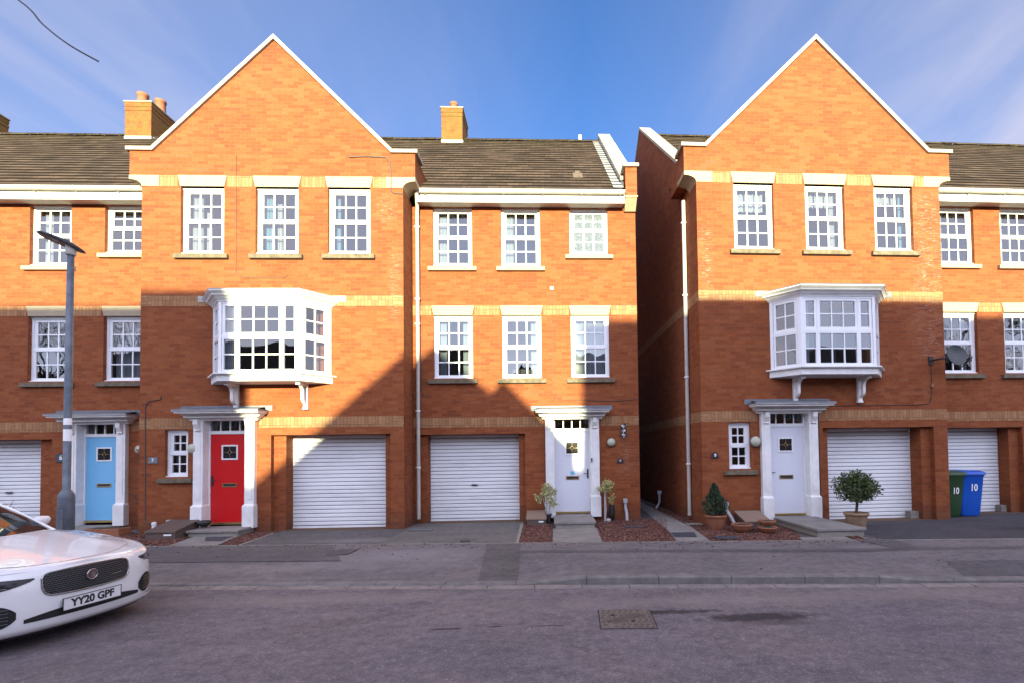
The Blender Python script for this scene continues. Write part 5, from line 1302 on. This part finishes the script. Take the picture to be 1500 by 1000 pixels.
# climber between blue door and gable
e = plant_root(-9.02, 11.78, 0, 'bare_climber', 'leafless climbing plant on the wall between the blue door and the gabled house', 'climbing plant')
c_ = MB()
for k_ in range(3):
    pts = []; x = rng.uniform(-.05, .05)
    for i in range(12): pts.append((x + .06*math.sin(i*.9 + k_*2), -.03*k_, i*.15)); 
    c_.tube(pts, [.035 - .0024*i for i in range(12)], 6)
c_.build('stem', m_bark, e)
c2 = MB()
for k_ in range(46):
    z = rng.uniform(.3, 2.0); a = rng.choice((-1, -1, -1, 1)); l_ = rng.uniform(.12, .34)*(1 if a < 0 else .3)
    c2.tube([(0, -.04, z), (a*l_*.5, -.07, z + rng.uniform(-.04, .05)), (a*l_, -.09, z + rng.uniform(-.02, .12))], [.006, .004, .002], 4)
c2.build('twig', m_bark, e)
# trough at blue door and shrub by its garage
e = plant_root(-8.75 - .45, 11.05, 0, 'plant_trough', 'low orange brown wooden plant trough before the blue door', 'planter')
MB().box(-.35, .35, -.16, .16, 0, .16).build('trough', m_terra, e, bevel=.01); MB().box(-.31, .31, -.12, .12, .16, .164).build('soil', m_soil, e)
e = plant_root(-10.6, 10.1, 0, 'garden_shrub', 'sparse dark leaved shrub behind the car before the left garage', 'shrub')
c_ = MB(); c_.tube([(0, 0, 0), (.02, 0, .35)], [.02, .012], 6)
for k_ in range(12):
    a = rng.uniform(0, 2*PI); c_.tube([(0, 0, .2), (.2*math.cos(a), .2*math.sin(a), .5), (.38*math.cos(a), .3*math.sin(a), rng.uniform(.6, .86))], [.008, .006, .003], 5)
c_.build('stem', m_bark, e); c_ = MB(); leaves(c_, blob(rng, (0, 0, .62), (.42, .34, .22), 260, .2, .4), .03, 2.2, .2, rng); c_.build('foliage', m_dleaf, e)

# fence closing the alley behind the houses
fe = plant_root(2.75, 21.5, 0, 'garden_fence', 'brown board fence across the far end of the alley', 'fence')
fb = MB()
for k_ in range(34): fb.box(-2.4 + k_*.145, -2.4 + k_*.145 + .135, -.01 - .006*(k_ % 2), .01, .05, 1.85)
m_wood = simple('fence_wood', (.10, .065, .04), .9, nz=.3, nscale=6)
fb.build('boards', m_wood, fe)
for x_ in (-2.3, 0, 2.3): MB().box(x_ - .05, x_ + .05, .012, .11, 0, 1.95).build('post', m_wood, fe)
# ------------------------------------------------------------------ the car
def car():
    e = bpy.data.objects.new('parked_car', None); COL.objects.link(e); e.location = (-4.472, 5.19, ROADZ); e.rotation_euler = (0, 0, math.radians(-11)); tag(e, 'white saloon car whose bonnet and grille enter at the lower left', 'car')
    a_, b_, n_ = .62, .925, 2.5; LEN = 4.66
    def plan(y): return -a_*(1 - max(0, 1 - abs(y/b_)**n_)**(1/n_))
    path = []
    for i in range(30):
        th = PI/2*i/29; y = b_*math.sin(th)**.95; path.append((plan(y), y))
    path = path[:-1] + [(-.62, b_)] + [(-.62 - (LEN - 1.15)*i/24, b_) for i in range(1, 25)]
    for i in range(1, 14):
        th = PI/2*i/13; path.append((-LEN + .53*(math.cos(th)) , b_*math.cos(th)**.0*(1 if i == 0 else max(0, 1 - (i/13)**2.6)**(1/2.2))))
    def ztop(x, y):   # height of the shoulder line
        pts = [(0, .700), (-.12, .705), (-.3, .715), (-.5, .755), (-.8, .80), (-1.2, .855), (-2.5, .92), (-3.9, .97), (-4.4, .95), (-4.7, .9)]
        for (xa, za), (xb, zb) in zip(pts[:-1], pts[1:]):
            if xa >= x >= xb: return za + (zb - za)*(xa - x)/(xa - xb)
        return .9
    def zcen(x):
        pts = [(0, .700), (-.05, .722), (-.15, .745), (-.35, .785), (-.7, .85), (-1.1, .915), (-1.4, .95), (-3.8, 1.0), (-4.3, 1.02), (-4.6, .98), (-4.7, .9)]
        for (xa, za), (xb, zb) in zip(pts[:-1], pts[1:]):
            if xa >= x >= xb: return za + (zb - za)*(xa - x)/(xa - xb)
        return .9
    prof = [(0, .10), (.03, .05), (.10, .015), (.22, 0), (.45, -.004), (.65, 0), (.8, .006), (.9, .016), (.96, .032), (1, .055)]
    def inset(x, y, dx):   # move inward along the plan normal
        i = min(range(len(path)), key=lambda k_: (path[k_][0] - x)**2 + (path[k_][1] - abs(y))**2)
        a = Vector(path[max(0, i - 1)]); b = Vector(path[min(len(path) - 1, i + 1)]); d_ = (b - a).normalized(); nn = Vector((-d_.y, d_.x))
        if nn.x*1 + nn.y*1 > 0 and i < 40: nn = nn
        c0 = Vector((-2.3, 0)); v_ = c0 - Vector((x, abs(y)))
        if nn.dot(v_) < 0: nn = -nn
        return x + nn.x*dx, abs(y) + nn.y*dx
    ZB = .15
    rows = {1: [], -1: []}
    body = MB()
    belt = []
    for (x, y) in path:
        zt = ztop(x, y); col_ = []
        for t, ins in prof:
            X_, Y_ = inset(x, y, ins); Y_ = max(0, Y_) if y > 0 else 0
            col_.append((X_, Y_, ZB + (zt - ZB)*t))
        belt.append(col_)
    for sg in (1, -1): body.grid([[(p_[0], sg*p_[1], p_[2]) for p_ in c_] for c_ in belt])
    # bonnet / deck
    top = [c_[-1] for c_ in belt]; rows_ = []; m_ = 18
    for (x, y, z) in top:
        zc = max(zcen(x), z); row = []
        for j in range(-m_, m_ + 1):
            s_ = j/m_; ee = zc - z
            bulge = .012*math.exp(-((abs(s_)*y - .55)/.10)**2)*min(1, max(0, -x*2)) if x > -1.3 else 0
            row.append((x, y*s_, z + ee*(1 - abs(s_)**2.2) + bulge))
        rows_.append(row)
    body.grid(rows_)
    bo = body.build('body', m_car, e)
    # weld for smooth shading
    bm = bmesh.new(); bm.from_mesh(bo.data); bmesh.ops.remove_doubles(bm, verts=bm.verts, dist=.0006); bmesh.ops.recalc_face_normals(bm, faces=bm.faces)
    for f_ in bm.faces: f_.smooth = True
    bm.to_mesh(bo.data); bm.free()
    def nose(y, z, off=.004):
        x0 = plan(y); zt = ztop(x0, y); t = (z - ZB)/(zt - ZB); t = max(0, min(1, t)); ins = 0
        for (ta, ia), (tb, ib) in zip(prof[:-1], prof[1:]):
            if ta <= t <= tb: ins = ia + (ib - ia)*(t - ta)/(tb - ta); break
        X_, Y_ = inset(x0, y, ins - off); return (X_, math.copysign(Y_, y) if abs(y) > 1e-6 else 0, z)
    def patch(name, mat, fn, y0, y1, parent=e, ny=24, nzz=8, off=.004):
        """fn(y)->(zlo,zhi)"""
        rows = []
        for i in range(ny + 1):
            y = y0 + (y1 - y0)*i/ny; lo, hi = fn(y); rows.append([nose(y, lo + (hi - lo)*j/nzz, off) for j in range(nzz + 1)])
        return MB().grid(rows).build(name, mat, parent)
    def outline(fn, y0, y1, n=40, off=.006):
        up = [nose(y0 + (y1 - y0)*i/n, fn(y0 + (y1 - y0)*i/n)[1], off) for i in range(n + 1)]; lo = [nose(y0 + (y1 - y0)*i/n, fn(y0 + (y1 - y0)*i/n)[0], off) for i in range(n + 1)]
        return up + lo[::-1] + [up[0]]
    G = .385
    def gfn(y):
        s_ = abs(y)/G; hi = .678 - .014*s_**2; lo = .454 + .020*s_**2
        k_ = max(0, min(1, (s_ - .78)/.22)); e_ = math.sqrt(max(0, 1 - k_**2.4)); md = hi*.6 + lo*.4
        return md - (md - lo)*(.30 + .70*e_), md + (hi - md)*(.50 + .50*e_)
    gr = patch('grille', m_black, gfn, -G, G, ny=60, off=.005)
    MB().tube(outline(gfn, -G, G, 60), .0085, 8, False).build('grille_surround', m_trim, gr)
    bars = MB()
    for r_ in range(12):
        for k_ in range(26):
            y = -.37 + .74*(k_ + .5*(r_ % 2))/25.5; w = .0105
            pts = []
            for q in range(5):
                yy = y + w*(q/2 - 1); lo, hi = gfn(max(-G, min(G, yy))); z = .456 + .218*(r_ + .5)/12 + .0022*(-1 if abs(q - 2) > 1 else 1)
                if z < lo + .008 or z > hi - .008: pts = []; break
                pts.append(nose(yy, z, .012))
            if len(pts) > 2: bars.tube(pts, .0022, 4)
    bars.build('grille_mesh', m_grille, gr)
    # badge
    bd = nose(0, .582, .022)
    def disc(r0, r1, d_): return MB().add([(bd[0] + d_, r_*math.cos(2*PI*i/28), bd[2] + r_*math.sin(2*PI*i/28)) for r_ in (r0, r1) for i in range(28)], [(i, (i + 1) % 28, (i + 1) % 28 + 28, i + 28) for i in range(28)])
    ri = MB().tube([(bd[0], .046*math.cos(2*PI*i/28), bd[2] + .046*math.sin(2*PI*i/28)) for i in range(29)], .008, 6, False).build('badge', m_trim, e)
    MB().add([(bd[0] + .001, .044*math.cos(2*PI*i/28), bd[2] + .044*math.sin(2*PI*i/28)) for i in range(28)], [tuple(range(28))]).build('badge_disc', m_badge, ri)
    fc = MB(); z0 = bd[2]; xx = bd[0] + .004     # stylised animal face relief
    for sg in (-1, 1):
        fc.tube([(xx, sg*.024, z0 + .024), (xx, sg*.026, z0 + .004), (xx, sg*.014, z0 - .018), (xx, 0, z0 - .026)], .003, 5)
        fc.tube([(xx, sg*.024, z0 + .024), (xx, sg*.010, z0 + .018), (xx, 0, z0 + .014)], .003, 5); fc.tube([(xx, sg*.018, z0 + .006), (xx, sg*.007, z0 + .001)], .003, 5)
    fc.tube([(xx, 0, z0 + .014), (xx, 0, z0 - .008)], .004, 5); fc.tube([(xx, -.008, z0 - .010), (xx, .008, z0 - .010)], .004, 5); fc.build('badge_emblem', m_trim, ri)
    # small grille emblem
    MB().tube([nose(.20, .535, .014), nose(.30, .541, .014)], .0035, 5).build('grille_emblem', m_trim, gr)
    # lower intake, plate, lip
    def lfn(y): s_ = abs(y)/.62; return .258 + .004*s_, .345 - .075*s_**2.0
    patch('lower_intake', m_black, lfn, -.50, .52, off=.004)
    def sp(y): return .150, .196
    patch('bumper_lip', m_car, lambda y: (.158, .225 + .01*abs(y)), -.80, .80, off=.03, ny=40, nzz=4)
    patch('splitter', m_dark, lambda y: (.138, .156), -.86, .86, off=.034, ny=40, nzz=2)
    pl = MB(); xP = .028; pl.box(xP, xP + .006, -.262, .262, .302, .415); po = pl.build('number_plate', m_plate, e, bevel=.004)
    bdr = MB(); 
    for q in ((-.262, .262, .411, .417), (-.262, .262, .300, .306), (-.264, -.258, .300, .417), (.258, .264, .300, .417)): bdr.box(xP + .004, xP + .009, *q)
    bdr.build('plate_border', m_dark, po)
    text('YY20 GPF', .098, m_dark, po, (xP + .0075, .0, .357), (PI/2, 0, PI/2), .0008, bold=.0040, sx=.93)
    MB().box(.012, .028, -.25, .25, .30, .40).build('plate_holder', m_dark, e)
    # headlights
    for sg in (-1, 1):
        y0_ = .43 if sg < 0 else .54
        def hfn(y):
            s_ = (abs(y) - .50)/.38; return .628 - .005 - .045*min(1, s_*1.3) + .02*s_*s_, .634 + .055*s_**.8 if s_ > 0 else .634
        def hf(y):
            s_ = max(0, (abs(y) - y0_)/.42); return .634 - .115*s_**.75 + .050*s_**3, .644 + .035*s_
        hl = patch('headlight', m_lens, hf, sg*y0_, sg*.885, ny=18, nzz=5, off=.004)
        MB().tube([nose(sg*(.60 + .24*i/8), .590 + .010*i/8, .009) for i in range(9)], .003, 5).build('light_strip', m_trim, hl)
        i0_ = .545 if sg < 0 else .52
        def ifn(y):
            s_ = (abs(y) - i0_)/.25; s_ = max(0, min(1, s_)); w = .10*math.sin(PI*min(1, .06 + s_*.94))**.7; c0 = .345 + .035*s_
            return c0 - w - .03*s_, c0 + w*.9
        it = patch('side_intake', m_black, ifn, sg*i0_, sg*(i0_ + .25), ny=14, nzz=5, off=.004)
        b2 = MB()
        for k_ in range(5):
            z = .29 + .03*k_; pts = [nose(sg*(.59 + .18*i/6), z + .006*i/6, .009) for i in range(7) if ifn(.59 + .18*i/6)[0] < z < ifn(.59 + .18*i/6)[1]]
            if len(pts) > 1: b2.tube(pts, .0025, 4)
        b2.build('intake_slat', m_grille, it)
    # bonnet shut line
    def topz(x, y):
        # nearest top row
        rbest = min(rows_, key=lambda r_: abs(r_[0][0] - x)); ym = max(1e-4, rbest[-1][1]); s_ = max(-1, min(1, y/ym)); j = (s_ + 1)*m_; j0 = int(min(2*m_ - 1, math.floor(j))); f_ = j - j0
        return rbest[j0][2]*(1 - f_) + rbest[j0 + 1][2]*f_
    sl_ = []
    for i in range(-20, 21):
        y = .70*i/20; x = -.105 - .30*(abs(y)/.7)**2.2; sl_.append((x, y, topz(x, y) + .0005))
    MB().tube(sl_, .0028, 4, False).build('bonnet_shut_line', m_grille, bo)
    for sg in (-1, 1):
        s2 = [(-.41 - .8*i/14, sg*(.70 + .035*math.sin(PI*i/14)), topz(-.41 - .8*i/14, sg*.70) + .0005) for i in range(15)]
        MB().tube(s2, .0028, 4, False).build('bonnet_shut_line', m_grille, bo)
        s3 = [(-.30 - .85*i/12, sg*(.42 + .12*i/12), topz(-.30 - .85*i/12, sg*(.42 + .12*i/12)) + .0006) for i in range(13)]
    # greenhouse
    base = []; roof = []
    def arc(x0, x1, hw, z, bowf, bowr, n=10):
        P_ = []
        for j in range(-n, n + 1): s_ = j/n; P_.append((x0 - bowf*abs(s_)**2.2, hw*s_, z))
        return P_
    f0 = arc(-1.16, 0, .72, .925, .28, 0); f1 = arc(-2.26, 0, .54, 1.335, .10, 0)
    f0 = [(x, y, topz(x, y) - .006) for x, y, z in f0]; f1 = [(x, y, z - .03*(y/.56)**2) for x, y, z in f1]
    ws = MB(); ws.grid([[Vector(a).lerp(Vector(b), k_/6) + Vector((0, 0, .035*math.sin(PI*k_/6))) for a, b in zip(f0, f1)] for k_ in range(7)]); wo = ws.build('windscreen', m_carglass, e)
    r1 = [(-3.35, y*.95, z - .02) for x, y, z in f1]
    rf = MB(); rf.grid([[Vector(a).lerp(Vector(b), k_/8) + Vector((0, 0, .035*math.sin(PI*k_/8))) for a, b in zip(f1, r1)] for k_ in range(9)]); rf.build('roof', m_car, e)
    r0 = [(-4.05, y*.98, 1.0) for x, y, z in f0]
    rw = MB(); rw.grid([r1, r0]); rw.build('rear_window', m_carglass, e)
    for sg in (-1, 1):
        i_ = 0 if sg < 0 else -1
        A, B, C_, D = Vector(f0[i_]), Vector(f1[i_]), Vector(r1[i_]), Vector(r0[i_])
        lo = [A.lerp(Vector((-4.0, sg*.80, .96)), k_/8) + Vector((0, sg*.10*math.sin(PI*k_/8), 0)) for k_ in range(9)]; hi = [B.lerp(C_, k_/8) for k_ in range(9)]
        MB().grid([lo, hi]).build('side_window', m_carglass, e)
        MB().tube([A + Vector((.02, 0, -.01)), A.lerp(B, .5) + Vector((.0, 0, .035)), B], .019, 8).tube([C_, D], .05, 8).tube(hi, .022, 8).build('pillar', m_car, e)
        # shoulder between body top and window base
        # mirror
        MB().lathe([(0, -.06), (.04, -.055), (.07, -.02), (.08, .02), (.06, .055), (0, .065)], (0, 0, 0), 14, sx=.6, sy=1.2).build('door_mirror', m_car, e, (-1.92, sg*.95, .955))
    for sg in (-1, 1):
        for x in (-.83, -3.66):
            y = sg*.885
            w = MB().lathe_y([(.20, -.04), (.31, -.045), (.335, -.03), (.335, .1), (.2, .1)] if sg < 0 else [(.20, .04), (.31, .045), (.335, .03), (.335, -.1), (.2, -.1)], (0, 0, 0), 30).build('wheel', m_tyre, e, (x, y + sg*.01, .335))
            rm = MB(); 
            for k_ in range(10): a = 2*PI*k_/10; rm.tube([(.04*math.cos(a), sg*.03, .04*math.sin(a)), (.215*math.cos(a), sg*.045, .215*math.sin(a))], [.022, .014], 5)
            rm.lathe_y([(.225, sg*.02), (.235, sg*.045), (.21, sg*.04)], (0, 0, 0), 24); rm.build('rim', m_rim, w)
            MB().add([(x + .37*math.cos(PI*i/16), y + sg*.043, .335 + .37*math.sin(PI*i/16)) for i in range(17)], [tuple(range(17))]).build('wheel_arch', m_black, e)
    MB().box(-4.3, -.3, -.80, .80, .12, .16).build('underbody', m_black, e)
car()

# ------------------------------------------------------------------ houses across the street (they cast the shade and show in the glass)
m_obrick = simple('opposite_brick', (.36, .15, .08), .9, nz=.2, nscale=3)
m_ogray = simple('opposite_gravel_roof', (.10, .075, .06), .9, nz=.2)
def opp_house(x0, x1, yf, depth, ze, zr, label, axis='x', n_win=4):
    """axis x: ridge along the street; y: gable faces the street. yf = street side wall"""
    e = bpy.data.objects.new('opposite_house', None); COL.objects.link(e); e.location = ((x0 + x1)/2, yf, 0); tag(e, label, 'house', 'houses on the near side behind the photographer')
    a, b = -(x1 - x0)/2, (x1 - x0)/2; m = MB()
    if axis == 'x': m.prism_x([(-depth, -.1), (0, -.1), (0, ze), (-depth/2, zr - .06), (-depth, ze)], a, b)
    else: m.prism_y([(a, -.1), (b, -.1), (b, ze), ((a + b)/2, zr - .05), (a, ze)], -depth, 0)
    m.build('wall', m_obrick, e)
    r_ = MB()
    if axis == 'x':
        for s0, s1 in ((.35, -depth/2), (-depth - .35, -depth/2)):
            zz = ze - .3*(zr - ze)/(depth/2); r_.add([(a, s0, zz), (b, s0, zz), (b, s1, zr), (a, s1, zr), (a, s0, zz + .06), (b, s0, zz + .06), (b, s1, zr + .06), (a, s1, zr + .06)], [(0, 1, 2, 3), (4, 5, 6, 7), (0, 1, 5, 4), (0, 3, 7, 4), (1, 2, 6, 5)])
    else:
        for sg in (-1, 1):
            xe = sg*(b + .0); r_.add([(xe, .25, ze), (0, .25, zr), (0, -depth - .2, zr), (xe, -depth - .2, ze), (xe, .25, ze + .05), (0, .25, zr + .05), (0, -depth - .2, zr + .05), (xe, -depth - .2, ze + .05)], [(0, 1, 2, 3), (4, 5, 6, 7), (0, 1, 5, 4)])
    r_.build('roof', m_ogray, e)
    for i in range(n_win):
        u = a + (b - a)*(i + .5)/n_win
        for z in (1.0, 3.5):
            if z + 1.2 > ze + .3: continue
            w = MB(); w.box(u - .55, u + .55, 0, .04, z, z + 1.2); wo = w.build('window', m_white, e); MB().box(u - .48, u - .03, .04, .045, z + .07, z + 1.13).box(u + .03, u + .48, .04, .045, z + .07, z + 1.13).build('pane', m_blackglass, wo)
    return e
opp_house(-32, -5.66, -10, 8, 5.3, 9.22, 'long brick house row with level ridge on the far side of the gap', n_win=14)
opp_house(-5.62, 2.16, -14, 8, 4.85, 8.27, 'brick house whose gable faces the street between the two long rows', 'y', 5)
opp_house(-1.87, 1.56, -13.9, 5, 5.72, 7.42, 'small gabled wing at the front of the middle gabled house', 'y', 2)
opp_house(1.76, 34, -10, 8, 5.2, 8.87, 'long brick house row with level ridge on the near side of the gap', n_win=18)

def bare_tree(x, y, h, seed, label):
    rg = random.Random(seed); e = plant_root(x, y, -.1, 'bare_tree', label, 'tree', 'leafless trees behind the photographer'); m = MB(); tw = MB()
    def br(p_, d_, l, r_, lev):
        n = 4; pts = [p_]; q = p_.copy(); dd = d_.copy()
        for i in range(n):
            dd = (dd + Vector((rg.gauss(0, .12), rg.gauss(0, .12), rg.gauss(.05, .08)))).normalized(); q = q + dd*l/n; pts.append(q.copy())
        (m if lev < 2 else tw).tube(pts, [r_*(1 - .45*i/n) for i in range(n + 1)], 6 if lev < 2 else 3, False)
        if lev >= 5: return
        for k_ in range(3 if lev else 4):
            t = rg.uniform(.45, 1); idx = min(n, int(t*n) + 1); nd = (dd + Vector((rg.gauss(0, .65), rg.gauss(0, .65), rg.uniform(-.1, .6)))).normalized()
            br(pts[idx], nd, l*rg.uniform(.6, .8), r_*.52, lev + 1)
    br(Vector((0, 0, 0)), Vector((0, 0, 1)), h*.32, h*.02, 0); m.build('trunk', m_bark, e); tw.build('crown', m_bark, e)
for i, (x, y, h) in enumerate([(29, -6.5, 13), (36, -8, 14), (-27, -7, 14), (-34, -8, 13), (20.5, -8.0, 9)][:4]):
    bare_tree(x, y, h, 5 + i, ['tall leafless tree by the road far to the right', 'tallest leafless tree furthest to the right', 'tall leafless tree by the road far to the left', 'leafless tree furthest to the left'][i])

# ------------------------------------------------------------------ light, sky, camera
EL, AZ = math.radians(9.2), math.radians(-2.0)      # sun behind the camera, a little to its left
sd = Vector((-math.sin(AZ)*math.cos(EL), -math.cos(AZ)*math.cos(EL), math.sin(EL)))
sun = bpy.data.lights.new('sun', 'SUN'); sun.energy = 4.7; sun.angle = math.radians(.55); sun.color = (1, .97, .58)
so = bpy.data.objects.new('sun', sun); COL.objects.link(so); so.rotation_euler = sd.to_track_quat('Z', 'Y').to_euler()
w = bpy.data.worlds.new('World'); SC.world = w; w.use_nodes = True; N, L = w.node_tree.nodes, w.node_tree.links
bg = N['Background']; sky = N.new('ShaderNodeTexSky'); sky.sky_type = 'NISHITA'; sky.sun_disc = False
sky.sun_elevation = EL; sky.sun_rotation = math.atan2(sd.x, sd.y)
sky.air_density = 1.0; sky.dust_density = .3; sky.ozone_density = 4.0
tc = N.new('ShaderNodeTexCoord'); sp = N.new('ShaderNodeSeparateXYZ'); L.new(tc.outputs['Generated'], sp.inputs[0])
# cirrus: project the direction on a high plane
zz = M2(N, L, 'MAXIMUM', sp.outputs[2], .04)
cb = N.new('ShaderNodeCombineXYZ'); L.new(M2(N, L, 'DIVIDE', sp.outputs[0], zz), cb.inputs[0]); L.new(M2(N, L, 'DIVIDE', sp.outputs[1], zz), cb.inputs[1])
mp = N.new('ShaderNodeMapping'); mp.inputs['Rotation'].default_value = (0, 0, math.radians(-38)); mp.inputs['Scale'].default_value = (1, .28, 1); L.new(cb.outputs[0], mp.inputs[0])
n1 = noise_(N, L, mp.outputs[0], .55, 3, .45, dist=.3); n2 = noise_(N, L, mp.outputs[0], 2.6, 6, .55, dist=.5)
cl = M2(N, L, 'ADD', M2(N, L, 'MULTIPLY', n1, .8), M2(N, L, 'MULTIPLY', n2, .32))
mr = N.new('ShaderNodeMapRange'); mr.interpolation_type = 'SMOOTHSTEP'; mr.inputs[1].default_value = .46; mr.inputs[2].default_value = .68; L.new(cl, mr.inputs[0])
fade = N.new('ShaderNodeMapRange'); fade.inputs[1].default_value = .02; fade.inputs[2].default_value = .2; L.new(sp.outputs[2], fade.inputs[0])
side = M2(N, L, 'ADD', M2(N, L, 'MULTIPLY', M2(N, L, 'ABSOLUTE', M2(N, L, 'SUBTRACT', sp.outputs[0], .06)), 1.9), .0, True)
fac = M2(N, L, 'ADD', M2(N, L, 'MULTIPLY', mr.outputs[0], .75), .28)
fac = M2(N, L, 'MULTIPLY', M2(N, L, 'MULTIPLY', fac, side), .85)
vm = N.new('ShaderNodeMix'); vm.data_type = 'RGBA'; vm.blend_type = 'MULTIPLY'; vm.inputs[0].default_value = 1; vm.inputs[7].default_value = (.45, .475, .57, 1); L.new(sky.outputs[0], vm.inputs[6])
col = mixc(N, L, fac, vm.outputs[2], (1.35, 1.32, 1.6))
# fill light added to the sky behind the photographer, brightens the shaded fronts
hz = N.new('ShaderNodeMapRange'); hz.interpolation_type = 'SMOOTHSTEP'; hz.inputs[1].default_value = .25; hz.inputs[2].default_value = -.7; L.new(sp.outputs[1], hz.inputs[0])
col = mixc(N, L, hz.outputs[0], col, (3.3, 3.3, 4.0), 'ADD')
L.new(col, bg.inputs['Color']); bg.inputs['Strength'].default_value = .15

cam = bpy.data.cameras.new('camera'); co = bpy.data.objects.new('camera', cam); COL.objects.link(co); SC.camera = co
yaw, pitch, roll = 0.04286, 0.02964, 0.01391
Fw = Vector((math.sin(yaw), math.cos(yaw), 0)); Rt = Vector((math.cos(yaw), -math.sin(yaw), 0)); Dn = Vector((0, 0, -1))
F2 = Fw*math.cos(pitch) - Dn*math.sin(pitch); D2 = Dn*math.cos(pitch) + Fw*math.sin(pitch)
R3 = Rt*math.cos(roll) + D2*math.sin(roll); D3 = D2*math.cos(roll) - Rt*math.sin(roll)
co.matrix_world = Matrix(((R3.x, -D3.x, -F2.x, 0), (R3.y, -D3.y, -F2.y, 0), (R3.z, -D3.z, -F2.z, 1.6), (0, 0, 0, 1)))
cam.sensor_width = 36; cam.lens = 745/1500*36; cam.shift_x = (750 - 835.2)/1500; cam.shift_y = (639.8 - 500)/1500
cam.clip_start = .05; cam.clip_end = 2000
SC.view_settings.view_transform = 'Standard'; SC.view_settings.look = 'None'; SC.view_settings.exposure = 1.9; SC.view_settings.gamma = 1
SC.render.engine = 'CYCLES'
for o in bpy.data.objects:
    for k_ in ('_u', '_v'):
        if k_ in o: del o[k_]
